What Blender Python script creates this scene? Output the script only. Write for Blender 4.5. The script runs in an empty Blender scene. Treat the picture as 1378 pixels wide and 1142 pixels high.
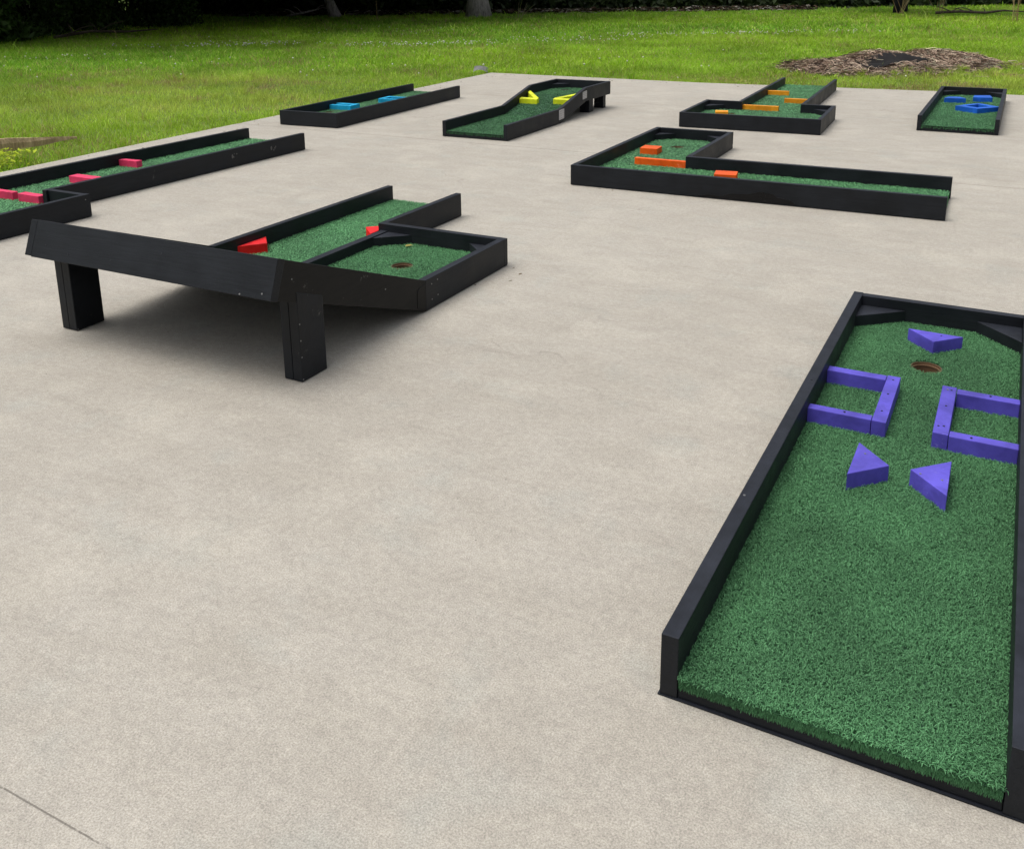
import bpy, bmesh, math, random
import numpy as np
from mathutils import Vector, Matrix, Euler
R = math.radians
random.seed(7)
rng = np.random.default_rng(7)
scene = bpy.context.scene
COL = scene.collection

# ------------------------------------------------------------------ helpers
def link(o, parent=None):
    COL.objects.link(o)
    if parent is not None:
        o.parent = parent
    return o

def tag(o, label=None, cat=None, group=None, kind=None):
    if label: o['label'] = label
    if cat: o['category'] = cat
    if group: o['group'] = group
    if kind: o['kind'] = kind
    return o

def empty(name, loc, yaw=0.0):
    o = bpy.data.objects.new(name, None)
    o.empty_display_size = 0.2
    o.location = loc
    o.rotation_euler = (0, 0, yaw)
    return link(o)

def mesh_obj(name, bm, mats, parent=None, smooth=False):
    me = bpy.data.meshes.new(name)
    bm.normal_update()
    bm.to_mesh(me)
    bm.free()
    for m in (mats if isinstance(mats, (list, tuple)) else [mats]):
        me.materials.append(m)
    if smooth:
        for p in me.polygons: p.use_smooth = True
    return link(bpy.data.objects.new(name, me), parent)

def np_mesh(name, verts, faces_flat, loop_tot, mats, parent=None, mat_idx=None, col=None, smooth=False):
    """mesh straight from arrays; loop_tot = verts per face; col = per-vertex colour"""
    me = bpy.data.meshes.new(name)
    nv, nf, nl = len(verts), len(loop_tot), len(faces_flat)
    me.vertices.add(nv)
    me.vertices.foreach_set('co', np.asarray(verts, np.float32).ravel())
    me.loops.add(nl)
    me.loops.foreach_set('vertex_index', np.asarray(faces_flat, np.int32))
    me.polygons.add(nf)
    lt = np.asarray(loop_tot, np.int32)
    ls = np.zeros(nf, np.int32); ls[1:] = np.cumsum(lt)[:-1]
    me.polygons.foreach_set('loop_start', ls)
    me.polygons.foreach_set('loop_total', lt)
    if mat_idx is not None:
        me.polygons.foreach_set('material_index', np.asarray(mat_idx, np.int32))
    if smooth:
        me.polygons.foreach_set('use_smooth', np.ones(nf, bool))
    me.update(calc_edges=True)
    if col is not None:
        a = me.color_attributes.new('tint', 'FLOAT_COLOR', 'POINT')
        c = np.ones((nv, 4), np.float32); c[:, :3] = col
        a.data.foreach_set('color', c.ravel())
    for m in (mats if isinstance(mats, (list, tuple)) else [mats]):
        me.materials.append(m)
    me.validate()
    return link(bpy.data.objects.new(name, me), parent)

# value noise for patches of colour
def vnoise(x, y, s, seed):
    r = np.random.default_rng(seed); g = r.random((64, 64))
    fx, fy = x / s + 100, y / s + 100
    ix, iy = np.floor(fx).astype(int), np.floor(fy).astype(int)
    tx, ty = fx - ix, fy - iy
    tx = tx * tx * (3 - 2 * tx); ty = ty * ty * (3 - 2 * ty)
    G = lambda i, j: g[i % 64, j % 64]
    return (G(ix, iy) * (1 - tx) + G(ix + 1, iy) * tx) * (1 - ty) + (G(ix, iy + 1) * (1 - tx) + G(ix + 1, iy + 1) * tx) * ty

# ------------------------------------------------------------------ node helpers
class NT:
    def __init__(self, name):
        self.m = bpy.data.materials.new(name)
        self.m.use_nodes = True
        self.t = self.m.node_tree
        self.b = self.t.nodes['Principled BSDF']
        self.out = self.t.nodes['Material Output']
    def n(self, typ, **kw):
        nd = self.t.nodes.new(typ)
        for k, v in kw.items():
            if k.startswith('i_'):
                nd.inputs[k[2:].replace('_', ' ')].default_value = v
            else:
                setattr(nd, k, v)
        return nd
    def l(self, a, b):
        self.t.links.new(a, b)
    def coords(self, scale=(1, 1, 1), out='Object', loc=(0, 0, 0)):
        tc = self.n('ShaderNodeTexCoord')
        mp = self.n('ShaderNodeMapping')
        mp.inputs['Scale'].default_value = scale
        mp.inputs['Location'].default_value = loc
        self.l(tc.outputs[out], mp.inputs['Vector'])
        return mp.outputs['Vector']
    def noise(self, vec, scale, detail=4, rough=0.55, dist=0.0):
        nz = self.n('ShaderNodeTexNoise')
        nz.inputs['Scale'].default_value = scale
        nz.inputs['Detail'].default_value = detail
        nz.inputs['Roughness'].default_value = rough
        nz.inputs['Distortion'].default_value = dist
        self.l(vec, nz.inputs['Vector'])
        return nz.outputs['Fac']
    def ramp(self, fac, stops, interp='LINEAR'):
        r = self.n('ShaderNodeValToRGB')
        r.color_ramp.interpolation = interp
        els = r.color_ramp.elements
        while len(els) < len(stops): els.new(0.5)
        for e, (p, c) in zip(els, stops):
            e.position = p
            e.color = (c, c, c, 1) if not isinstance(c, (tuple, list)) else (c[0], c[1], c[2], 1)
        self.l(fac, r.inputs['Fac'])
        return r.outputs['Color']
    def mix(self, fac, a, b, mode='MIX'):
        mx = self.n('ShaderNodeMix', data_type='RGBA', blend_type=mode)
        for sock, v in ((mx.inputs[0], fac), (mx.inputs[6], a), (mx.inputs[7], b)):
            if isinstance(v, (int, float)): sock.default_value = v
            elif isinstance(v, (tuple, list)): sock.default_value = (v[0], v[1], v[2], 1)
            else: self.l(v, sock)
        return mx.outputs[2]
    def math(self, op, a, b=0.0, clamp=False):
        nd = self.n('ShaderNodeMath', operation=op, use_clamp=clamp)
        for i, v in enumerate((a, b)):
            if isinstance(v, (int, float)): nd.inputs[i].default_value = v
            else: self.l(v, nd.inputs[i])
        return nd.outputs[0]
    def bump(self, h, strength=0.3, dist=0.01, normal=None):
        b = self.n('ShaderNodeBump')
        b.inputs['Strength'].default_value = strength
        b.inputs['Distance'].default_value = dist
        self.l(h, b.inputs['Height'])
        if normal is not None: self.l(normal, b.inputs['Normal'])
        return b.outputs['Normal']

def painted_wood(name, base, axis='v', wear=(0.25, 0.24, 0.22), wear_amt=0.62, rough=0.5, scuff=0.35):
    """brushed paint over timber: grain bump along the board, faint tone drift, small scuffs"""
    k = NT(name)
    sc = {'u': (4, 60, 60), 'v': (60, 4, 60), 'n': (14, 14, 14)}[axis]
    vg = k.coords(sc)
    v = k.coords((1, 1, 1))
    grain = k.noise(vg, 1.0, 6, 0.65, 0.6)
    blot = k.noise(v, 5.0, 4, 0.6)
    fine = k.noise(v, 90.0, 3, 0.6)
    dark = tuple(c * 0.72 for c in base)
    light = tuple(min(1, c * 1.35 + 0.002) for c in base)
    c = k.mix(k.ramp(blot, [(0.3, 0.0), (0.72, 1.0)]), dark, light)
    c = k.mix(k.math('MULTIPLY', k.ramp(grain, [(0.45, 0.0), (0.70, 1.0)]), 0.42), c, tuple(x * 0.42 for x in base))
    # scuffs: sparse patches broken up by fine noise
    big = k.ramp(k.noise(k.coords((1, 1, 1), loc=(3.1, 1.7, 0.4)), 7.0, 5, 0.7), [(wear_amt, 0.0), (wear_amt + 0.07, 1.0)])
    brk = k.ramp(fine, [(0.5, 0.0), (0.62, 1.0)])
    c = k.mix(k.math('MULTIPLY', k.math('MULTIPLY', big, brk), scuff), c, wear)
    # patchy bluish sky sheen painted into the colour of upward faces
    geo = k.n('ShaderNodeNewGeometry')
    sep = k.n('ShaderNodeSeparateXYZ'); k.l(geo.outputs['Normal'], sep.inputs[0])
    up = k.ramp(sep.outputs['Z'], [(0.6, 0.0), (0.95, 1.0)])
    sky_sheen = k.math('MULTIPLY', up, k.ramp(k.noise(v, 16.0, 5, 0.7), [(0.35, 0.05), (0.8, 0.22)]))
    c = k.mix(k.math('MULTIPLY', sky_sheen, 0.34), c, (0.20, 0.22, 0.32))
    k.l(c, k.b.inputs['Base Color'])
    k.l(k.ramp(blot, [(0.25, rough - 0.08), (0.75, rough + 0.14)]), k.b.inputs['Roughness'])
    k.b.inputs['Specular IOR Level'].default_value = 0.25
    n1 = k.bump(grain, 0.32, 0.004)
    k.l(k.bump(fine, 0.10, 0.002, n1), k.b.inputs['Normal'])
    return k.m

BLK = (0.0084, 0.0102, 0.0134)
M = {}
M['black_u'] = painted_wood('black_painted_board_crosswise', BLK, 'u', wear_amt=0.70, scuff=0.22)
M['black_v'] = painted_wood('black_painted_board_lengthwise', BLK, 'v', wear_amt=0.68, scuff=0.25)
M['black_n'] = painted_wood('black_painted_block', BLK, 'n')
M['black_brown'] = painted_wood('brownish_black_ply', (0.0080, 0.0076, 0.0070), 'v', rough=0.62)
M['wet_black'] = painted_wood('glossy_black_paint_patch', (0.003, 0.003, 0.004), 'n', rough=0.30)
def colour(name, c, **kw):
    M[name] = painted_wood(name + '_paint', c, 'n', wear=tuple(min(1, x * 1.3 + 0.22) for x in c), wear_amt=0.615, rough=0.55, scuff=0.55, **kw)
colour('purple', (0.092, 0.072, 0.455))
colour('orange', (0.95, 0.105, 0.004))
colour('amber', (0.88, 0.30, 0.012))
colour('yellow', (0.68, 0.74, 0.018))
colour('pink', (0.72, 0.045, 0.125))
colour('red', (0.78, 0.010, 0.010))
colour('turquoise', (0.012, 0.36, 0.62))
colour('blue', (0.010, 0.115, 0.56))

def simple(name, col, rough=0.6, metal=0.0, nscale=20.0, amp=0.3, bump=0.1):
    k = NT(name)
    v = k.coords()
    f = k.noise(v, nscale, 5, 0.65)
    c = k.mix(f, tuple(x * (1 - amp) for x in col), tuple(min(1, x * (1 + amp)) for x in col))
    k.l(c, k.b.inputs['Base Color'])
    k.b.inputs['Roughness'].default_value = rough
    k.b.inputs['Metallic'].default_value = metal
    k.l(k.bump(f, bump, 0.004), k.b.inputs['Normal'])
    return k.m
M['galv'] = simple('galvanised_steel', (0.50, 0.50, 0.52), 0.45, 0.7, 60, 0.25)
M['screw'] = simple('zinc_screw', (0.20, 0.20, 0.195), 0.5, 0.4, 80, 0.2)
M['screw_dark'] = simple('dark_screw_hole', (0.006, 0.006, 0.01), 0.6, 0.0, 80, 0.2)
M['cup'] = simple('raw_ply_cup_edge', (0.13, 0.072, 0.034), 0.7, 0, 120, 0.45, 0.3)
M['cup_floor'] = simple('cup_floor_dark_brown', (0.028, 0.019, 0.011), 0.9, 0, 30, 0.5)  # floor in a much darker brown than the cup wall

# artificial turf
def turf_mats():
    k = NT('turf_backing')
    v = k.coords()
    f = k.noise(v, 60, 4, 0.7)
    k.l(k.mix(f, (0.014, 0.055, 0.024), (0.04, 0.12, 0.058)), k.b.inputs['Base Color'])
    k.b.inputs['Roughness'].default_value = 0.9
    k.l(k.bump(k.noise(v, 180, 3), 0.8, 0.006), k.b.inputs['Normal'])
    back = k.m
    k = NT('turf_fibre')
    at = k.n('ShaderNodeVertexColor', layer_name='tint')
    v = k.coords()
    f = k.ramp(k.noise(v, 4.0, 3, 0.6), [(0.3, 0.86), (0.7, 1.12)])
    c = k.mix(1.0, at.outputs['Color'], f, 'MULTIPLY')
    k.l(c, k.b.inputs['Base Color'])
    k.b.inputs['Roughness'].default_value = 0.55
    k.b.inputs['Specular IOR Level'].default_value = 0.3
    tr = k.n('ShaderNodeBsdfTranslucent')
    k.l(c, tr.inputs['Color'])
    ms = k.n('ShaderNodeMixShader'); ms.inputs[0].default_value = 0.18
    k.l(k.b.outputs[0], ms.inputs[1]); k.l(tr.outputs[0], ms.inputs[2])
    k.l(ms.outputs[0], k.out.inputs['Surface'])
    return back, k.m
M['turf_back'], M['turf_fibre'] = turf_mats()

# plants
def leafy(name, rough=0.55, trans=0.3, spec=0.3):
    k = NT(name)
    at = k.n('ShaderNodeVertexColor', layer_name='tint')
    k.l(at.outputs['Color'], k.b.inputs['Base Color'])
    k.b.inputs['Roughness'].default_value = rough
    k.b.inputs['Specular IOR Level'].default_value = spec
    tr = k.n('ShaderNodeBsdfTranslucent')
    k.l(at.outputs['Color'], tr.inputs['Color'])
    ms = k.n('ShaderNodeMixShader'); ms.inputs[0].default_value = trans
    k.l(k.b.outputs[0], ms.inputs[1]); k.l(tr.outputs[0], ms.inputs[2])
    k.l(ms.outputs[0], k.out.inputs['Surface'])
    return k.m
M['grass'] = leafy('lawn_grass_blade', 0.5, 0.45)
M['leaf'] = leafy('tree_leaf', 0.5, 0.15)
M['straw'] = leafy('dry_straw', 0.8, 0.05, 0.1)

def bark(name, a, b):
    k = NT(name)
    v = k.coords((9, 9, 1.6))
    f = k.noise(v, 2.0, 8, 0.7, 0.8)
    k.l(k.mix(k.ramp(f, [(0.35, 0.0), (0.65, 1.0)]), a, b), k.b.inputs['Base Color'])
    k.b.inputs['Roughness'].default_value = 0.95
    k.l(k.bump(f, 0.9, 0.05), k.b.inputs['Normal'])
    return k.m
M['bark'] = bark('grey_bark', (0.22, 0.19, 0.19), (0.62, 0.56, 0.57))
M['bark_dark'] = bark('dark_bark', (0.004, 0.004, 0.006), (0.014, 0.012, 0.016))
M['bark_brown'] = bark('brown_dead_wood', (0.03, 0.022, 0.016), (0.11, 0.085, 0.06))
M['driftwood'] = bark('weathered_plank', (0.30, 0.20, 0.105), (0.66, 0.50, 0.30))

# ------------------------------------------------------------------ solids for the holes
def prism_xy(bm, pts, z0, z1, mi=0):
    """vertical prism over polygon pts (CCW); z0/z1 numbers or functions of (x, y)"""
    f0 = z0 if callable(z0) else (lambda x, y: z0)
    f1 = z1 if callable(z1) else (lambda x, y: z1)
    a = sum(pts[i][0] * pts[(i + 1) % len(pts)][1] - pts[(i + 1) % len(pts)][0] * pts[i][1] for i in range(len(pts)))
    if a < 0: pts = pts[::-1]
    lo = [bm.verts.new((x, y, f0(x, y))) for x, y in pts]
    hi = [bm.verts.new((x, y, f1(x, y))) for x, y in pts]
    n = len(pts)
    fs = [bm.faces.new(lo[::-1]), bm.faces.new(hi)]
    for i in range(n):
        fs.append(bm.faces.new((lo[i], lo[(i + 1) % n], hi[(i + 1) % n], hi[i])))
    for f in fs: f.material_index = mi
    return fs

def prism_vz(bm, prof, u0, u1, mi=0):
    """profile in (v, z) pushed from u0 to u1"""
    a = sum(prof[i][0] * prof[(i + 1) % len(prof)][1] - prof[(i + 1) % len(prof)][0] * prof[i][1] for i in range(len(prof)))
    if a < 0: prof = prof[::-1]
    A = [bm.verts.new((u0, v, z)) for v, z in prof]
    B = [bm.verts.new((u1, v, z)) for v, z in prof]
    n = len(prof)
    fs = [bm.faces.new(A[::-1]), bm.faces.new(B)]
    for i in range(n):
        fs.append(bm.faces.new((A[i], A[(i + 1) % n], B[(i + 1) % n], B[i])))
    for f in fs: f.material_index = mi
    return fs

def soften(bm, w=0.0022):
    bmesh.ops.recalc_face_normals(bm, faces=bm.faces[:])
    es = [e for e in bm.edges if len(e.link_faces) == 2 and e.calc_face_angle(0) > 0.35]
    bmesh.ops.bevel(bm, geom=es, offset=w, segments=2, affect='EDGES', profile=0.6, clamp_overlap=True)

def disc(bm, c, n, r, mi, seg=8):
    """a flat screw head: low cylinder proud of a face with outward normal n"""
    n = Vector(n).normalized()
    t = n.orthogonal().normalized(); b = n.cross(t)
    c = Vector(c)
    lo = [bm.verts.new(c + (t * math.cos(a) + b * math.sin(a)) * r - n * 0.001) for a in [2 * math.pi * i / seg for i in range(seg)]]
    hi = [bm.verts.new(v.co + n * 0.0022 - (v.co - c).normalized() * r * 0.15) for v in lo]
    f = bm.faces.new(hi); f.material_index = mi
    for i in range(seg):
        q = bm.faces.new((lo[i], lo[(i + 1) % seg], hi[(i + 1) % seg], hi[i])); q.material_index = mi

H_R = 0.1485    # rail height
T = 0.038       # board thickness
Z_T = 0.062     # top of the pile
Z_B = 0.053     # turf backing
Z_BL = 0.107    # top of the painted blocks

def rail(parent, u0, u1, v0, v1, name='rail', z0=0.004, z1=H_R, screws=(), mat=None, label=None, dark_screws=()):
    bm = bmesh.new()
    prism_xy(bm, [(u0, v0), (u1, v0), (u1, v1), (u0, v1)], z0, z1)
    # lengthways cuts so that the board can bow a touch
    L = max(u1 - u0, v1 - v0)
    soften(bm)
    for c, n in screws: disc(bm, c, n, 0.0036, 1)
    for c, n in dark_screws: disc(bm, c, n, 0.0042, 2)
    m = mat or (M['black_u'] if (u1 - u0) > (v1 - v0) else M['black_v'])
    o = mesh_obj(name, bm, [m, M['screw'], M['screw_dark']], parent)
    if label: o['label'] = label
    return o

def poly_block(parent, pts, name, mat, z0=Z_B, z1=Z_BL, screws=(), label=None, bev=0.0025):
    bm = bmesh.new()
    prism_xy(bm, list(pts), z0, z1)
    soften(bm, bev)
    for p in screws:
        z = z1(p[0], p[1]) if callable(z1) else z1
        disc(bm, (p[0], p[1], z), (0, 0, 1), 0.0036, 1 if len(p) > 2 else 2)
    o = mesh_obj(name, bm, [mat, M['screw'], M['screw_dark']], parent)
    if label: o['label'] = label
    return o

def rect(u0, u1, v0, v1, rot=0.0):
    c = ((u0 + u1) / 2, (v0 + v1) / 2)
    out = []
    for x, y in ((u0, v0), (u1, v0), (u1, v1), (u0, v1)):
        dx, dy = x - c[0], y - c[1]
        out.append((c[0] + dx * math.cos(rot) - dy * math.sin(rot), c[1] + dx * math.sin(rot) + dy * math.cos(rot)))
    return out

def bars(parent, rects, mat, name='bumper', screws=(), label=None, zf=None):
    """several bars butted and screwed into one obstacle frame (one mesh)"""
    bm = bmesh.new()
    for i, r in enumerate(rects):
        sub = bmesh.new()
        prism_xy(sub, r, zf(Z_B) if zf else Z_B, zf(Z_BL + 0.0012 * (i % 2)) if zf else Z_BL + 0.0012 * (i % 2))
        soften(sub, 0.0025)
        tmp = bpy.data.meshes.new('tmp'); sub.to_mesh(tmp); sub.free()
        bm.from_mesh(tmp); bpy.data.meshes.remove(tmp)
    for p in screws:
        disc(bm, (p[0], p[1], Z_BL + 0.0015), (0, 0, 1), 0.0036, 1 if len(p) > 2 else 2)
    o = mesh_obj(name, bm, [mat, M['screw'], M['screw_dark']], parent)
    if label: o['label'] = label
    return o

def cup(parent, u, v, zs=Z_B, r=0.051, depth=0.075):
    bm = bmesh.new()
    seg = 32
    rings = []
    for z, rr in ((zs + 0.0005, r + 0.004), (zs + 0.0008, r), (zs - 0.008, r), (zs - 0.0085, r - 0.004), (zs - 0.013, r - 0.004), (zs - 0.0135, r - 0.001), (zs - depth * 0.6, r - 0.001)):
        rings.append([bm.verts.new((u + rr * math.cos(2 * math.pi * i / seg), v + rr * math.sin(2 * math.pi * i / seg), z)) for i in range(seg)])
    for a, b in zip(rings, rings[1:]):
        for i in range(seg):
            bm.faces.new((a[i], b[i], b[(i + 1) % seg], a[(i + 1) % seg]))
    f = bm.faces.new(rings[-1][::-1]); f.material_index = 1
    bmesh.ops.recalc_face_normals(bm, faces=bm.faces[:])
    bmesh.ops.reverse_faces(bm, faces=bm.faces[:])
    return mesh_obj('cup', bm, [M['cup'], M['cup_floor']], parent)

def in_poly(px, py, poly):
    inside = np.zeros(len(px), bool)
    n = len(poly)
    for i in range(n):
        x0, y0 = poly[i]; x1, y1 = poly[(i + 1) % n]
        c = ((y0 > py) != (y1 > py)) & (px < (x1 - x0) * (py - y0) / (y1 - y0 + 1e-12) + x0)
        inside ^= c
    return inside

FIB_LO = np.array((0.022, 0.092, 0.032)); FIB_HI = np.array((0.155, 0.390, 0.172))
def turf(parent, poly, density, length, width, zf=None, holes=(), avoid=(), lean=None, edges=(), gain=1.0, name='turf', label=None):
    """backing sheet with holes cut for the cups + curled fibres standing on it.
    zf(u, v) lifts the sheet; edges = ((p, q, outward normal, drop)) where pile hangs over a cut end"""
    zf = zf or (lambda x, y: np.zeros_like(x))
    # backing
    bm = bmesh.new()
    def loop(pts):
        vs = [bm.verts.new((x, y, 0)) for x, y in pts]
        return [bm.edges.new((vs[i], vs[(i + 1) % len(vs)])) for i in range(len(vs))]
    es = loop(poly)
    for (hx, hy, hr) in holes:
        es += loop([(hx + hr * math.cos(2 * math.pi * i / 32), hy + hr * math.sin(2 * math.pi * i / 32)) for i in range(32)])
    bmesh.ops.triangle_fill(bm, use_beauty=True, edges=es, normal=(0, 0, 1))
    # cut across where the sheet bends
    for cv in getattr(zf, 'bends', ()):
        bmesh.ops.bisect_plane(bm, geom=bm.verts[:] + bm.edges[:] + bm.faces[:], plane_co=(0, cv, 0), plane_no=(0, 1, 0))
    bv = np.array([v.co[:] for v in bm.verts]); bm.verts.index_update()
    bf = [[v.index for v in f.verts] for f in bm.faces]
    bm.free()
    bv[:, 2] = Z_B + zf(bv[:, 0], bv[:, 1])
    # fibres
    P = np.array(poly)
    lo, hi = P.min(0), P.max(0)
    n = int((hi[0] - lo[0]) * (hi[1] - lo[1]) * density)
    x = rng.uniform(lo[0], hi[0], n); y = rng.uniform(lo[1], hi[1], n)
    keep = in_poly(x, y, poly)
    for (hx, hy, hr) in holes: keep &= (x - hx) ** 2 + (y - hy) ** 2 > (hr + 0.006) ** 2
    for pl in avoid: keep &= ~in_poly(x, y, pl)
    x, y = x[keep], y[keep]; n = len(x)
    ang = rng.uniform(0, 2 * np.pi, n)
    dx, dy = np.cos(ang), np.sin(ang)
    if lean is not None:
        dx = dx * 0.8 + lean[0]; dy = dy * 0.8 + lean[1]
    z = Z_B + zf(x, y)
    drop = np.zeros(n)
    for (p, q, nrm, hang) in edges:
        m = int(math.dist(p, q) * density * 0.075)
        t = rng.uniform(0, 1, m)
        x = np.r_[x, p[0] + (q[0] - p[0]) * t]; y = np.r_[y, p[1] + (q[1] - p[1]) * t]
        a = rng.normal(0, 1.0, m)
        dx = np.r_[dx, nrm[0] * np.cos(a) - nrm[1] * np.sin(a)]; dy = np.r_[dy, nrm[0] * np.sin(a) + nrm[1] * np.cos(a)]
        dz = rng.uniform(0, hang, m)
        z = np.r_[z, Z_B + zf(x[-m:], y[-m:]) - dz + 0.004]; drop = np.r_[drop, np.ones(m)]
    n = len(x)
    s = rng.uniform(0.65, 1.25, n) * length
    L = rng.uniform(0.7, 1.2, n)
    s = np.where(drop > 0, s * 0.85, s)
    hgt = (Z_T - Z_B) * rng.uniform(0.35, 1.25, n) * np.where(drop > 0, 0.15, 1)
    curl = rng.normal(0, 0.9, n)
    pts = []
    cx, cy = x.copy(), y.copy(); ca, sa = dx, dy
    K = 4
    fall = [0.0, 0.3, 0.65, 1.0]
    hs = [0.0, 0.7, 1.0, 0.72]
    for kk in range(K):
        if kk:
            st = s * [0, 0.22, 0.40, 0.38][kk] * np.where(drop > 0, 0.16, 1.0)
            c, q = np.cos(curl * 0.8), np.sin(curl * 0.8)
            ca, sa = ca * c - sa * q, ca * q + sa * c
            cx = cx + ca * st; cy = cy + sa * st
        zz = z + hgt * hs[kk] - drop * s * 0.75 * fall[kk]
        w = width * 0.5 * [1.0, 1.0, 0.9, 0.45][kk] * np.where(drop > 0, 0.75, 1.0)
        px, py = -sa * w, ca * w
        pts.append(np.stack([cx - px, cy - py, zz], 1)); pts.append(np.stack([cx + px, cy + py, zz], 1))
    V = np.stack(pts, 1)            # n, 8, 3
    # keep fibres inside the tray walls
    if not edges:
        pass
    tone = rng.beta(1.5, 1.6, n); tone = np.where(drop > 0, tone * 0.45, tone)[:, None]
    C = (FIB_LO * (1 - tone) + FIB_HI * tone) * gain
    C = C * (1 + 0.22 * (vnoise(x, y, 0.13, 41) - .5) + 0.20 * (vnoise(x, y, 0.5, 42) - .5))[:, None]
    grad = np.array([0.55, 0.55, 0.95, 0.95, 1.0, 1.0, 1.0, 1.0])
    Cv = C[:, None, :] * np.ones((1, 8, 1))
    base = np.arange(n)[:, None] * 8
    q = np.concatenate([base + np.array([[0, 1, 3, 2]]), base + np.array([[2, 3, 5, 4]]), base + np.array([[4, 5, 7, 6]])], 1).reshape(-1)
    nb = len(bv)
    verts = np.concatenate([bv, V.reshape(-1, 3)])
    flat = np.concatenate([np.array([i for f in bf for i in f], int), q + nb])
    tot = np.r_[[len(f) for f in bf], np.full(3 * n, 4)]
    mi = np.r_[np.zeros(len(bf), int), np.ones(3 * n, int)]
    col = np.concatenate([np.full((nb, 3), 0.05), Cv.reshape(-1, 3)])
    o = np_mesh(name, verts, flat, tot, [M['turf_back'], M['turf_fibre']], parent, mi, col)
    if label: o['label'] = label
    return o

GROUP = 'portable mini golf holes set out on the concrete slab'
def hole(loc, yaw, label):
    return tag(empty('mini_golf_hole', (loc[0], loc[1], 0), R(yaw)), label, 'mini golf hole', GROUP)

def tri_corner(p, pts, label=None):
    return poly_block(p, pts, 'corner_block', M['black_n'], Z_B, 0.106, label=label)

UP = (0, 0, 1)
# ================================================================== A: purple hole, nearest
W, L = 0.686, 2.417
t = hole((0.254, 1.658), -27.28, 'nearest black mini golf hole with purple blocks, at the right edge')
rail(t, 0, T, 0, L, screws=[((0.012, 0.60, H_R), UP)], dark_screws=[((0.022, 1.41, H_R), UP)])
rail(t, W - T, W, 0, L, screws=[((W - 0.02, 0.75, H_R), UP), ((W - 0.019, 0.70, H_R), UP), ((W - 0.016, 0.34, H_R), UP)])
rail(t, T, W - T, L - T, L, z1=H_R - 0.002)
rail(t, T + 0.001, W - T - 0.001, 0.004, 0.042, name='front_board', z1=0.050, mat=M['black_u'])
bm = bmesh.new(); prism_xy(bm, [(-0.0035, -0.002), (W + 0.003, -0.002), (W + 0.003, L + 0.003), (-0.0035, L + 0.003)], 0.0008, 0.0036)
mesh_obj('underlay', bm, M['black_n'], t)
U1 = [rect(T, 0.233, 1.617, 1.659), rect(0.235, 0.278, 1.279, 1.661), rect(T, 0.233, 1.281, 1.318)]
U2 = [rect(0.459, W - T, 1.610, 1.650), rect(0.412, 0.457, 1.279, 1.657), rect(0.459, W - T, 1.275, 1.314)]
T1 = [(0.222, 0.909), (0.322, 1.010), (0.223, 1.116)]
T2 = [(0.480, 0.909), (0.478, 1.116), (0.377, 1.016)]
T3 = [(0.349, 2.065), (0.446, 2.166), (0.247, 2.172)]
C1 = [(T, 2.226), (0.214, L - T - 0.001), (T, L - T - 0.001)]
C2 = [(W - T, 2.208), (W - T, L - T - 0.001), (0.484, L - T - 0.001)]
turf(t, [(T, -0.003), (W - T, -0.003), (W - T, L - T), (T, L - T)], 140000, 0.0140, 0.0019, holes=[(0.34, 1.925, 0.052)],
     avoid=U1 + U2 + [T1, T2, T3, C1, C2], edges=[((T + 0.003, -0.001), (W - T - 0.003, -0.001), (0, -1), 0.021)], lean=(0.05, -0.15))
bars(t, U1, M['purple'], screws=[(0.257, 1.625), (0.256, 1.50), (0.255, 1.36), (0.15, 1.30)], label='purple three-bar frame against the left rail')
bars(t, U2, M['purple'], screws=[(0.43, 1.625, 1), (0.442, 1.625), (0.435, 1.49), (0.44, 1.335), (0.425, 1.33), (0.52, 1.29), (0.56, 1.632)], label='purple three-bar frame against the right rail')
poly_block(t, T1, 'bumper', M['purple'], screws=[(0.25, 1.05, 1)], label='purple triangular block pointing right')
poly_block(t, T2, 'bumper', M['purple'], screws=[(0.405, 1.0, 1), (0.462, 0.99, 1)], label='purple triangular block pointing left')
poly_block(t, T3, 'bumper', M['purple'], screws=[(0.37, 2.14)], label='flat purple triangle behind the cup')
tri_corner(t, C1); tri_corner(t, C2)
cup(t, 0.34, 1.925)

# ================================================================== D: red U-turn ramp
t = hole((-0.494, 3.982), -26.59, 'black mini golf hole with red wedges, its near end a ramp raised on two posts')
MB, NW, LL, PR, QR = 0.777, 1.303, 1.562, 0.925, 0.356
SL = QR / PR
a = math.atan2(QR, PR); sa, ca = math.sin(a), math.cos(a)
def up(v, z):  # height along the ramp, perpendicular offset z from the floor line
    return z - v * SL if v < 0 else z
bend_v = lambda z: z * math.tan(a / 2) * -1
# right rail: flat board and the ramp board that runs into the post
f = 0.004
sgn = [((0.0, vv, zz), (1, 0, 0)) for vv, zz in ((0.05, 0.118), (0.10, 0.125), (0.05, 0.045), (0.10, 0.052))]
rail(t, -T, 0, 0.001, MB - T - 0.001, screws=sgn)
def ramp_board(u0, u1, mat, scr=(), name='ramp_rail'):
    bm = bmesh.new()
    tz = H_R
    prof = [(0, f), (0, tz), (-PR, QR + tz), (-PR - sa * tz, QR + tz - ca * tz)]
    prism_vz(bm, prof, u0, u1)
    soften(bm)
    for c, n in scr: disc(bm, c, n, 0.0036, 1)
    return mesh_obj(name, bm, [mat, M['screw'], M['screw_dark']], t)
ramp_board(-T, 0, M['black_brown'], [((0, -0.05, 0.117), (1, 0, 0)), ((0, -0.018, 0.122), (1, 0, 0)), ((0, -0.056, 0.044), (1, 0, 0)), ((0, -0.018, 0.052), (1, 0, 0)), ((0, -0.86, 0.41), (1, 0, 0)), ((0, -0.30, 0.20), (1, 0, 0))])
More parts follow.
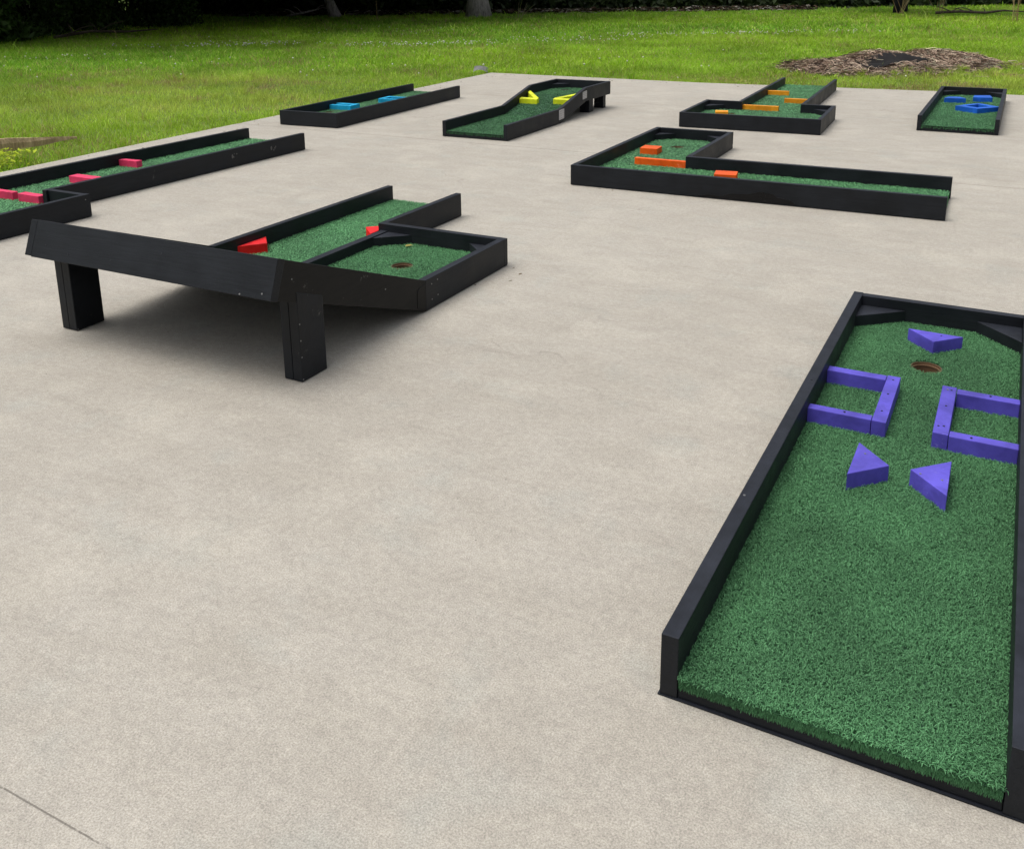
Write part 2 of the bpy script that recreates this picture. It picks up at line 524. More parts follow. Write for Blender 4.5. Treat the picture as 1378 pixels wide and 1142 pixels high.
# black corner plate let in at the joint
bm = bmesh.new(); prism_vz(bm, [(-0.004, 0.02), (-0.004, 0.132), (-0.05, 0.128), (-0.067, 0.115), (-0.07, 0.04)], -0.001, 0.0025); soften(bm, 0.001)
mesh_obj('joint_plate', bm, M['black_brown'], t)
# left rail, flat and ramp
rail(t, -NW, -NW + T, 0.001, LL)
ramp_board(-NW, -NW + T, M['black_v'])
# end board at the top of the ramp, square to the slope
bm = bmesh.new()
tz = H_R + 0.003
prof = [(-PR + 0.000, QR + H_R + 0.0015), (-PR - sa * tz, QR + H_R - ca * tz), (-PR - sa * tz + ca * T, QR + H_R - ca * tz - sa * T), (-PR + ca * T, QR + H_R + 0.0015 - sa * T)]
prism_vz(bm, prof, -NW + T + 0.001, 0.003); soften(bm)
nrm = Vector((0, -ca, sa))
for uu, dd in ((-1.19, 0.095), (-1.05, 0.115), (-0.81, 0.11), (-0.55, 0.05), (-0.04, 0.13), (-0.14, 0.145)):
    disc(bm, (uu, -PR - sa * dd, QR + H_R - ca * dd), nrm, 0.004, 2 if uu < -0.5 else 1)
mesh_obj('end_board', bm, [M['black_u'], M['screw'], M['screw_dark']], t)
# ramp floor under the turf
bm = bmesh.new()
prism_vz(bm, [(0, 0.03), (0, 0.05), (-PR + 0.03, 0.05 + SL * (PR - 0.03)), (-PR + 0.02, 0.03 + SL * (PR - 0.03))], -NW + T, -T)
mesh_obj('ramp_floor', bm, M['black_u'], t)
# posts: two boards back to back, the right one flush with the ramp board
def post(u0, u1, v0, v1, sc):
    bm = bmesh.new()
    um = (u0 + u1) / 2
    for x0, x1 in ((u0, um - 0.001), (um + 0.001, u1)):
        s2 = bmesh.new(); prism_vz(s2, [(v0, 0.003), (v1, 0.003), (v1, SL * -v1 + 0.03), (v0, SL * -v0 + 0.03)], x0, x1); soften(s2, 0.003)
        tmp = bpy.data.meshes.new('tmp'); s2.to_mesh(tmp); s2.free(); bm.from_mesh(tmp); bpy.data.meshes.remove(tmp)
    for z in sc: disc(bm, (u1, v0 + 0.006, z), (1, 0, 0), 0.0032, 1)
    return mesh_obj('leg', bm, [M['black_n'], M['screw'], M['screw_dark']], t)
post(-0.082, 0.002, -0.844, -0.700, (0.012, 0.10, 0.165, 0.23))
post(-1.304, -1.216, -0.852, -0.712, (0.008,))
# box round the cup, divider and the lane's inner rail
rail(t, -0.788, 0, MB - T, MB, z1=H_R - 0.001)
rail(t, -0.788, -0.750, MB + 0.001, LL)
rail(t, -0.770, -0.725, 0.0, MB - T - 0.001, name='divider', z0=0.05, z1=0.112)
rail(t, -NW + T + 0.001, -0.789, LL - 0.045, LL - 0.005, name='front_board', z1=0.05)
cl = [(-0.725, 0.600), (-0.572, MB - T - 0.001), (-0.725, MB - T - 0.001)]
cr = [(-T, 0.580), (-T, MB - T - 0.001), (-0.207, MB - T - 0.001)]
tri_corner(t, cl); tri_corner(t, cr)
w1 = [(-NW + T, 0.160), (-1.168, 0.276), (-NW + T, 0.374)]
w2 = [(-0.895, 0.768), (-0.788, 0.665), (-0.788, 0.872)]
poly_block(t, w1, 'bumper', M['red'], label='red wedge against the left rail')
poly_block(t, w2, 'bumper', M['red'], label='red wedge by the lane rail, half hidden')
zr = lambda x, y: np.where(np.asarray(y) < 0, -np.asarray(y) * SL, 0.0)
zr.bends = (0.0,)
HD = (-0.395, 0.388)
box = [(-0.725, 0), (-T, 0), (-T, MB - T), (-0.725, MB - T)]
turf(t, [(-NW + T, -PR + 0.045), (-T, -PR + 0.045), (-T, 0), (-NW + T, 0)], 9000, 0.022, 0.003, zf=zr)
turf(t, box, 52000, 0.0150, 0.0024, holes=[(HD[0], HD[1], 0.051)], avoid=[cl, cr], lean=(-0.1, -0.2), gain=1.22)
turf(t, [(-NW + T, 0), (-0.770, 0), (-0.770, MB), (-0.788, MB), (-0.788, LL), (-NW + T, LL)], 52000, 0.0150, 0.0024, avoid=[w1, w2], lean=(0.1, 0.3), gain=1.22)
cup(t, HD[0], HD[1])

bm = bmesh.new()
lv = [bm.verts.new(p) for p in ((0, 0, 0), (.008, .012, .004), (.028, .010, .006), (.042, -.002, .002), (.026, -.012, .005), (.009, -.010, .003))]
bm.faces.new(lv)
bmesh.ops.solidify(bm, geom=bm.faces[:], thickness=.0012)
o = mesh_obj('fallen_leaf', bm, simple('yellow_leaf', (.55, .46, .12), .6, 0, 60, .3))
lx, ly = -0.56, 0.66
o.location = (-0.494 + lx * math.cos(R(-26.59)) - ly * math.sin(R(-26.59)), 3.982 + lx * math.sin(R(-26.59)) + ly * math.cos(R(-26.59)), Z_T + .003); o.rotation_euler = (0, 0, .3)
tag(o, 'tiny yellow fallen leaf on the turf behind the cup of the red-wedge hole', 'leaf')

# ================================================================== E: orange L
t = hole((0.253, 6.607), -25.9, 'L-shaped black mini golf hole with orange blocks')
LE, ME = 2.489, 1.916
rail(t, 0, LE, 0, T)
rail(t, 0, T, T + 0.001, ME)
rail(t, T + 0.001, 0.694, ME - T, ME, z1=H_R - 0.001)
rail(t, 0.656, 0.694, 0.684, ME - T - 0.001)
rail(t, 0.656, LE, 0.643, 0.682, z1=H_R - 0.001)
BE = rect(0.250, 0.655, 0.650, 0.692)
B1 = rect(0.140, 0.285, 1.075, 1.215, 0.03); B3 = rect(0.955, 1.110, 0.310, 0.450, 0.16)
c1 = [(T, 1.745), (0.185, ME - T - 0.001), (T, ME - T - 0.001)]
c2 = [(0.655, 1.700), (0.655, ME - T - 0.001), (0.470, ME - T - 0.001)]
c3 = [(T, T + 0.001), (0.235, T + 0.001), (T, 0.235)]
for c in (c1, c2, c3): tri_corner(t, c)
bars(t, [BE], M['orange'], label='long orange bar fixed to the inside corner')
poly_block(t, B1, 'bumper', M['orange'], label='square orange block near the cup')
poly_block(t, B3, 'bumper', M['orange'], label='square orange block in the long leg')
turf(t, [(T, T), (LE - 0.01, T), (LE - 0.01, 0.643), (T, 0.672)], 15000, 0.021, 0.0034, avoid=[BE, B3, c3], lean=(-0.5, 0.1), gain=1.42,
     edges=[((LE - 0.01, T + 0.005), (LE - 0.01, 0.64), (1, 0), 0.05)])
turf(t, [(T, 0.674), (0.656, 0.674), (0.656, ME - T), (T, ME - T)], 15000, 0.021, 0.0034, holes=[(0.322, 1.505, 0.051)], avoid=[B1, c1, c2], lean=(0.1, 0.5), gain=1.05)
cup(t, 0.322, 1.505)
# damp dark patch on the long rail: thin film of fresh paint
bm = bmesh.new()
pts = [(0.93, 0.012), (1.02, 0.030), (1.10, 0.026), (1.16, 0.048), (1.28, 0.055), (1.36, 0.078), (1.45, 0.070), (1.47, 0.052), (1.56, 0.040), (1.60, 0.014), (1.38, 0.008), (1.15, 0.010)]
vs = [bm.verts.new((x, -0.0012, z)) for x, z in pts]; ws = [bm.verts.new((x, 0.0, z)) for x, z in pts]
bm.faces.new(vs)
for i in range(len(pts)): bm.faces.new((vs[i], ws[i], ws[(i + 1) % len(pts)], vs[(i + 1) % len(pts)]))
bmesh.ops.recalc_face_normals(bm, faces=bm.faces[:])
mesh_obj('paint_patch', bm, M['wet_black'], t)

# ================================================================== F: amber T
t = hole((1.428, 9.249), -24.42, 'T-shaped black mini golf hole with amber bars')
LF, MF, NF, OF = 1.361, 1.068, 3.679, 0.358
rail(t, 0, LF, 0, T)
rail(t, 0, T, T + 0.001, MF)
rail(t, LF - T, LF, T + 0.001, MF)
rail(t, T + 0.001, OF + T, MF - T, MF, z1=H_R - 0.001)
rail(t, OF + 0.652, LF - T - 0.001, MF - T, MF, z1=H_R - 0.001)
rail(t, OF, OF + T, MF + 0.001, NF)
rail(t, OF + 0.652, OF + 0.690, MF + 0.001, NF)
K1 = rect(0.325, 0.775, 1.070, 1.122, 0.04); K2 = rect(OF + T, 0.645, 2.470, 2.515, 0.03); K3 = rect(0.713, OF + 0.652, 1.785, 1.835)
K1[0] = (OF + T - 0.06, K1[0][1]); K1[3] = (OF + T + 0.001, K1[3][1])
KB = [(0.20, 0.46), (0.37, 0.585), (0.285, 0.52)]
KB = rect(0.235, 0.365, 0.47, 0.585, 0.25)
c1 = [(T, 0.865), (0.215, MF - T - 0.001), (T, MF - T - 0.001)]
c2 = [(LF - T, 0.850), (LF - T, MF - T - 0.001), (1.145, MF - T - 0.001)]
K1 = rect(OF + T - 0.03, 0.775, MF + 0.004, MF + 0.056, 0.02)
turf(t, [(T, T), (LF - T, T), (LF - T, MF - T), (OF + 0.652, MF - T), (OF + 0.652, NF), (OF + T, NF), (OF + T, MF - T), (T, MF - T)], 9000, 0.024, 0.0046,
     holes=[(0.345, 0.735, 0.05)], avoid=[K1, K2, K3, KB, c1, c2], lean=(0, 0.3), gain=1.1)
tri_corner(t, c1); tri_corner(t, c2)
bars(t, [rect(OF + T + 0.001, 0.775, 1.071, 1.122)], M['amber'], label='longest amber bar, at the mouth of the lane')
bars(t, [K2], M['amber'], label='amber bar farthest up the lane, on the left rail')
bars(t, [K3], M['amber'], label='amber bar on the right rail of the lane')
poly_block(t, KB, 'bumper', M['amber'], label='small amber block showing just above the front rail')
cup(t, 0.345, 0.735)
rail(t, OF + T + 0.001, OF + 0.651, NF - 0.045, NF - 0.006, name='front_board', z1=0.05)

# ================================================================== G: blue
t = hole((3.669, 8.947), -27.27, 'narrow black mini golf hole with blue blocks, far right')
W, L = 0.712, 2.707
rail(t, 0, T, 0, L); rail(t, W - T, W, 0, L); rail(t, T + 0.001, W - T - 0.001, L - T, L, z1=H_R - 0.001)
rail(t, T + 0.001, W - T - 0.001, 0.004, 0.042, name='front_board', z1=0.05)
g1 = [(0.100, 1.845), (0.322, 1.905), (0.245, 2.04), (0.13, 2.00)]
g2 = [(0.386, 2.050), (0.585, 2.090), (0.550, 2.320), (0.390, 2.255)]
go = [(0.474, 1.050), (0.674, 1.290), (0.462, 1.540), (0.257, 1.215)]
gi = [(0.467, 1.155), (0.585, 1.300), (0.462, 1.440), (0.345, 1.240)]
c1 = [(T, 2.50), (0.22, L - T - 0.001), (T, L - T - 0.001)]; c2 = [(W - T, 2.50), (W - T, L - T - 0.001), (0.49, L - T - 0.001)]
turf(t, [(T, 0), (W - T, 0), (W - T, L - T), (T, L - T)], 11000, 0.023, 0.0044, avoid=[g1, g2, c1, c2], lean=(0, -0.3), edges=[((T, 0.004), (W - T, 0.004), (0, -1), 0.02)], gain=1.15)
tri_corner(t, c1); tri_corner(t, c2)
poly_block(t, g1, 'bumper', M['blue'], label='small blue block on the left')
poly_block(t, g2, 'bumper', M['blue'], label='small blue block on the right')
ring = [[go[i], go[(i + 1) % 4], gi[(i + 1) % 4], gi[i]] for i in range(4)]
bars(t, ring, M['blue'], label='blue diamond frame touching the right rail')

# ================================================================== I: turquoise
t = hole((-2.61, 9.544), -23.43, 'long black mini golf hole with turquoise frames beside the lawn')
W, L = 0.698, 2.616
rail(t, 0, W, 0, T); rail(t, 0, T, T + 0.001, L); rail(t, W - T, W, T + 0.001, L)
i1 = [rect(T, 0.262, 0.930, 0.985), rect(0.264, 0.312, 0.805, 0.987), rect(T, 0.262, 0.805, 0.858)]
i2 = [rect(0.302, W - T, 1.640, 1.690), rect(0.250, 0.300, 1.452, 1.692), rect(0.302, W - T, 1.452, 1.502)]
turf(t, [(T, T), (W - T, T), (W - T, L), (T, L)], 10000, 0.024, 0.0046, holes=[(0.15, 0.63, 0.05)], lean=(0, 0.2), gain=0.95)
bars(t, i1, M['turquoise'], label='turquoise frame against the left rail near the cup')
bars(t, i2, M['turquoise'], label='turquoise frame against the right rail')
cup(t, 0.15, 0.63)
rail(t, T + 0.001, W - T - 0.001, L - 0.045, L - 0.006, name='front_board', z1=0.05)

# ================================================================== H: pink
t = hole((-3.454, 6.739), -26.92, 'black mini golf hole with pink bars and a wider near end, at the left edge')
W, L, WB, V0, VE = 0.675, 1.861, 1.020, -0.595, -1.66
rail(t, 0, T, VE + T + 0.001, L)
rail(t, W - T, W, V0 - T, L, z1=H_R - 0.001)
rail(t, W - 0.0 + 0.001, WB - T - 0.001, V0 - T + 0.014, V0 + 0.014, z1=H_R - 0.002)
rail(t, WB - T, WB, VE + T + 0.001, V0 + 0.014, screws=[((WB, V0 - 0.02, 0.118), (1, 0, 0))])
rail(t, 0, WB, VE, VE + T)
h1 = rect(T, 0.222, 0.455, 0.508, 0.06); h1[0] = (T, h1[0][1]); h1[3] = (T, h1[3][1])
h2 = rect(0.225, W - T, -0.125, -0.050, 0.02); h3 = rect(T, 0.365, -0.655, -0.615); h4 = rect(0.418, 0.622, -0.655, -0.598)
hc = [(WB - T, V0 - T - 0.15), (WB - T, V0 - T + 0.012), (WB - T - 0.17, V0 - T + 0.012)]
turf(t, [(T, VE + T), (WB - T, VE + T), (WB - T, V0 - T + 0.01), (W - T, V0 - T + 0.01), (W - T, L), (T, L)], 13000, 0.022, 0.0038, holes=[(0.5, -1.2, 0.05)], avoid=[h1, h2, h3, h4], lean=(-0.2, 0.3), gain=1.25)
tri_corner(t, hc)
for h_, lb in ((h1, 'pink bar farthest up the lane, on the left rail'), (h2, 'pink bar on the lane rail'), (h3, 'pink bar on the left rail by the wide end'), (h4, 'short pink bar beside the end of the lane rail')):
    bars(t, [h_], M['pink'], label=lb)
cup(t, 0.5, -1.2)
rail(t, T + 0.001, W - T - 0.001, L - 0.045, L - 0.006, name='front_board', z1=0.05)
# chipped paint on the outer rail
for (vv, zz, sc) in ((1.02, 0.098, 0.9), (1.46, 0.085, 1.2)):
    bm = bmesh.new()
    for j in range(5):
        cy, cz = vv + random.uniform(-0.03, 0.03) * sc, zz + random.uniform(-0.025, 0.025) * sc
        n = 7; rr = random.uniform(0.004, 0.013) * sc
        vs = [bm.verts.new((W + 0.0008, cy + rr * random.uniform(0.5, 1.2) * math.cos(2 * math.pi * i / n), cz + 1.4 * rr * random.uniform(0.5, 1.2) * math.sin(2 * math.pi * i / n))) for i in range(n)]
        bm.faces.new(vs)
    mesh_obj('paint_chip', bm, simple('worn_primer', (0.11, 0.105, 0.10), 0.8), t)

# ================================================================== C: yellow ramp
t = hole((-0.873, 8.761), -26.1, 'black mini golf hole with yellow V-shaped bars rising to a raised far end')
W = 0.689; LC = 2.540
B0, B1_, DZ = 1.18, 1.83, 0.147
SC = DZ / (B1_ - B0)
zc = lambda x, y: np.clip((np.asarray(y) - B0) * SC, 0, DZ)
zc.bends = (B0, B1_)
def bent_rail(u0, u1):
    bm = bmesh.new()
    e = 0.004
    prism_vz(bm, [(0, e), (B0 - 0.006, e), (B0 - 0.006, H_R), (0, H_R)], u0, u1)
    prism_vz(bm, [(B0 - 0.004, e), (B1_ + 0.0, DZ + e), (B1_ + 0.0, DZ + H_R), (B0 - 0.004, H_R)], u0, u1)
    prism_vz(bm, [(B1_ + 0.002, DZ + e), (LC, DZ + e), (LC, DZ + H_R), (B1_ + 0.002, DZ + H_R)], u0, u1)
    soften(bm)
    return mesh_obj('rail', bm, M['black_v'], t)
bent_rail(0, T); bent_rail(W - T, W)
rail(t, T + 0.001, W - T - 0.001, LC - T, LC, z0=DZ + 0.004, z1=DZ + H_R - 0.001)
rail(t, T + 0.001, W - T - 0.001, 0.004, 0.042, name='front_board', z1=0.05)
def plate(v0, v1, z0, z1, u, s):
    bm = bmesh.new()
    prism_vz(bm, [(v0, z0), (v1, z0 + (v1 - v0) * s), (v1, z1 + (v1 - v0) * s), (v0, z1)], u, u + 0.003); soften(bm, 0.001)
    for i in range(3):
        for j in range(4):
            vv = v0 + (v1 - v0) * (0.2 + 0.3 * i); zz = z0 + (z1 - z0) * (0.15 + 0.23 * j) + (vv - v0) * s
            disc(bm, (u + 0.003, vv, zz), (1, 0, 0), 0.004, 1)
    return mesh_obj('mending_plate', bm, [M['galv'], M['screw_dark']], t)
plate(1.128, 1.252, 0.040, 0.140, W, 0.05)
plate(1.735, 1.846, 0.178, 0.258, W, 0.07)
def c_leg(u0, u1, v0, v1, spl=False):
    bm = bmesh.new()
    um = (u0 + u1) / 2
    for x0, x1 in ((u0, um - 0.001), (um + 0.001, u1)):
        s2 = bmesh.new(); prism_vz(s2, [(v0, 0.003), (v1, 0.003), (v1, DZ + 0.03), (v0, DZ + 0.03)], x0, x1); soften(s2, 0.003)
        tmp = bpy.data.meshes.new('tmp'); s2.to_mesh(tmp); s2.free(); bm.from_mesh(tmp); bpy.data.meshes.remove(tmp)
    return mesh_obj('leg', bm, M['black_n'], t)
for (v0, v1) in ((2.010, 2.125), (2.420, 2.535 - T)):
    c_leg(W - T - 0.115, W - T - 0.001, v0, v1); c_leg(T + 0.001, T + 0.115, v0, v1)
bm = bmesh.new()
prism_vz(bm, [(B0, 0.03), (B1_, DZ + 0.03), (LC - T, DZ + 0.03), (LC - T, DZ + 0.05), (B1_, DZ + 0.05), (B0, 0.05)], T, W - T)
mesh_obj('ramp_floor', bm, M['black_u'], t)
ct = lambda off: (lambda x, y: off + float(np.clip((y - B0) * SC, 0, DZ)))
def vee(ps, label):
    bm = bmesh.new()
    for p in ps:
        sub = bmesh.new(); prism_xy(sub, p, ct(Z_B), ct(Z_BL)); soften(sub, 0.0025)
        tmp = bpy.data.meshes.new('tmp'); sub.to_mesh(tmp); sub.free(); bm.from_mesh(tmp); bpy.data.meshes.remove(tmp)
    mesh_obj('bumper', bm, M['yellow'], t)['label'] = label
vl = [[(T, 1.520), (0.250, 1.520), (0.250, 1.566), (T, 1.566)], [(0.250, 1.568), (0.185, 1.568), (T, 1.730), (T, 1.785)]]
vr = [[(0.425, 1.552), (0.650, 1.552), (0.650, 1.598), (0.425, 1.598)], [(0.425, 1.600), (0.490, 1.600), (0.650, 1.745), (0.650, 1.800)]]
vee(vl, 'yellow V of two bars against the left rail'); vee(vr, 'yellow V of two bars against the right rail')
k1 = [(T, 2.34), (0.20, LC - T - 0.001), (T, LC - T - 0.001)]; k2 = [(W - T, 2.34), (W - T, LC - T - 0.001), (0.49, LC - T - 0.001)]
for kx in (k1, k2): poly_block(t, kx, 'corner_block', M['black_n'], DZ + Z_B, DZ + 0.106)
turf(t, [(T, 0), (W - T, 0), (W - T, LC - T), (T, LC - T)], 11000, 0.023, 0.0044, zf=zc, holes=[(0.225, 2.30, 0.05)], avoid=vl + vr + [k1, k2], lean=(0, -0.3), edges=[((T, 0.004), (W - T, 0.004), (0, -1), 0.02)], gain=0.88)
cup(t, 0.225, 2.30, zs=Z_B + DZ)

# ================================================================== slab
YAW = R(-26.6)
def w2s(x, y):
    return (x * math.cos(YAW) + y * math.sin(YAW), -x * math.sin(YAW) + y * math.cos(YAW))
outer = [(-0.69, 14.79), (-1.61, 12.72), (-2.68, 10.54), (-3.57, 8.56), (-4.18, 7.19), (-8.6, -2.7), (4.2, -9.0), (14.5, 7.5), (5.88, 11.68), (5.15, 12.08), (2.3, 13.22), (-0.34, 14.60)]
k = NT('broomed_concrete')
v = k.coords()
big = k.noise(v, 0.55, 5, 0.6)
mid = k.noise(k.coords((1.0, 2.2, 1)), 3.0, 6, 0.68, 0.4)
strk = k.noise(k.coords((1.2, 7.0, 1), loc=(2, 5, 0)), 1.6, 6, 0.7, 0.5)
sm = k.noise(v, 48.0, 5, 0.7)
fine = k.noise(v, 250.0, 3, 0.8)
blt = k.noise(k.coords((1, 1, 1), loc=(7, 1, 0)), 9.0, 6, 0.72, 0.6)
c = k.mix(k.ramp(big, [(0.3, 0.0), (0.7, 1.0)]), (0.346, 0.319, 0.271), (0.410, 0.382, 0.330))
c = k.mix(k.math('MULTIPLY', k.ramp(mid, [(0.38, 0.0), (0.68, 1.0)]), 0.36), c, (0.325, 0.296, 0.245))
c = k.mix(k.math('MULTIPLY', k.ramp(strk, [(0.50, 0.0), (0.75, 1.0)]), 0.36), c, (0.275, 0.252, 0.212))
c = k.mix(k.math('MULTIPLY', k.ramp(k.noise(k.coords((1, 1, 1), loc=(9, 3, 0)), 2.1, 5, 0.65), [(0.50, 0.0), (0.68, 1.0)]), 0.45), c, (0.460, 0.428, 0.362))
c = k.mix(k.math('MULTIPLY', k.ramp(k.noise(k.coords((1, 1, 1), loc=(4, 8, 0)), 3.3, 4, 0.6), [(0.55, 0.0), (0.70, 1.0)]), 0.22), c, (0.300, 0.330, 0.305))
c = k.mix(0.5, c, k.ramp(blt, [(0.28, 0.44), (0.72, 0.56)]), 'OVERLAY')
c = k.mix(0.40, c, k.ramp(sm, [(0.25, 0.30), (0.75, 0.70)]), 'OVERLAY')
c = k.mix(0.70, c, k.ramp(fine, [(0.25, 0.14), (0.75, 0.86)]), 'OVERLAY')
# sparse dark specks
vor = k.n('ShaderNodeTexVoronoi', feature='F1'); vor.inputs['Scale'].default_value = 13.0; k.l(v, vor.inputs['Vector'])
spk = k.ramp(vor.outputs['Distance'], [(0.0, 1.0), (0.022, 1.0), (0.045, 0.0)])
rnd = k.ramp(vor.outputs['Color'], [(0.62, 0.0), (0.66, 1.0)])
c = k.mix(k.math('MULTIPLY', k.math('MULTIPLY', spk, rnd), 0.7), c, (0.06, 0.055, 0.05))
# saw-cut joints filled with dirt (slab coordinates: x along, y across)
sep = k.n('ShaderNodeSeparateXYZ'); k.l(v, sep.inputs[0])
jit = k.math('MULTIPLY', k.math('SUBTRACT', k.noise(v, 2.0, 4), 0.5), 0.007)
def joint(pos, half, strength):
    d = k.math('ABSOLUTE', k.math('ADD', k.math('SUBTRACT', sep.outputs['Y'], pos), jit))
    f_ = k.math('MULTIPLY', k.math('LESS_THAN', d, half), strength)
    return k.math('MULTIPLY', f_, k.ramp(k.noise(k.coords((1, 1, 1), loc=(pos, 0, 0)), 16.0, 3), [(0.36, 0.0), (0.42, 1.0)]))
jf = k.math('MAXIMUM', joint(0.833, 0.0017, 0.60), k.math('MAXIMUM', joint(7.25, 0.006, 0.45), joint(10.4, 0.007, 0.35)))
c = k.mix(jf, c, (0.07, 0.06, 0.05))
# hairline cracks
wv = k.n('ShaderNodeTexVoronoi', feature='DISTANCE_TO_EDGE'); wv.inputs['Scale'].default_value = 0.42
dv = k.n('ShaderNodeVectorMath', operation='ADD'); nzc = k.n('ShaderNodeTexNoise'); nzc.inputs['Scale'].default_value = 2.4; nzc.inputs['Detail'].default_value = 6
k.l(v, nzc.inputs['Vector']); scv = k.n('ShaderNodeVectorMath', operation='SCALE'); scv.inputs['Scale'].default_value = 0.6
k.l(nzc.outputs['Color'], scv.inputs[0]); k.l(v, dv.inputs[0]); k.l(scv.outputs[0], dv.inputs[1]); k.l(dv.outputs[0], wv.inputs['Vector'])
crk = k.math('MULTIPLY', k.ramp(wv.outputs['Distance'], [(0.0, 1.0), (0.0022, 1.0), (0.0034, 0.0)]), k.ramp(k.noise(v, 1.1, 3), [(0.55, 0.0), (0.62, 0.32)]))
c = k.mix(crk, c, (0.12, 0.105, 0.09))
k.l(c, k.b.inputs['Base Color'])
k.l(k.ramp(mid, [(0.3, 0.80), (0.7, 0.95)]), k.b.inputs['Roughness'])
k.b.inputs['Specular IOR Level'].default_value = 0.25
n1 = k.bump(fine, 0.30, 0.004); n1 = k.bump(sm, 0.18, 0.006, n1)
n1 = k.bump(k.math('MULTIPLY', jf, -1.0), 0.8, 0.01, n1)
k.l(n1, k.b.inputs['Normal'])
M['concrete'] = k.m
bm = bmesh.new()
prism_xy(bm, [w2s(x, y) for x, y in outer], -0.12, 0.0)
soften(bm, 0.008)
o = mesh_obj('concrete_slab', bm, M['concrete']); o.rotation_euler = (0, 0, YAW)
tag(o, 'pale broomed concrete slab the holes stand on', 'slab', kind='structure')

# ================================================================== lawn ground
k = NT('lawn_soil')
v = k.coords()
a1 = k.noise(v, 0.35, 5, 0.6); a2 = k.noise(v, 6.0, 6, 0.7)
c = k.mix(k.ramp(a1, [(0.35, 0.0), (0.65, 1.0)]), (0.085, 0.155, 0.012), (0.135, 0.205, 0.020))
c = k.mix(k.ramp(a2, [(0.5, 0.0), (0.8, 0.7)]), c, (0.10, 0.085, 0.04))
k.l(c, k.b.inputs['Base Color']); k.b.inputs['Roughness'].default_value = 0.95
k.l(k.bump(a2, 0.6, 0.05), k.b.inputs['Normal'])
bm = bmesh.new()
bmesh.ops.create_grid(bm, x_segments=40, y_segments=40, size=300)
for vv in bm.verts: vv.co.z = -0.055
o = mesh_obj('ground', bm, k.m); tag(o, 'grassy ground round the slab', 'ground', kind='structure')

def blades(n, x0, x1, y0, y1, hmin, hmax, wid, seg2=True):
    x = rng.uniform(x0, x1, n); y = rng.uniform(y0, y1, n)
    # tufts
    cl = rng.random(n) < 0.6
    gx = np.round(x / 0.16) * 0.16 + (vnoise(x * 7, y * 7, 1.0, 3) - .5) * .1
    gy = np.round(y / 0.16) * 0.16 + (vnoise(x * 7, y * 7, 1.0, 4) - .5) * .1
    x = np.where(cl, gx + rng.normal(0, 0.035, n), x); y = np.where(cl, gy + rng.normal(0, 0.035, n), y)
    ok = ~in_poly(x, y, outer)
    ok &= np.abs(x) < y * 0.744 + 9
    x, y = x[ok], y[ok]
    return x, y, hmin, hmax, wid

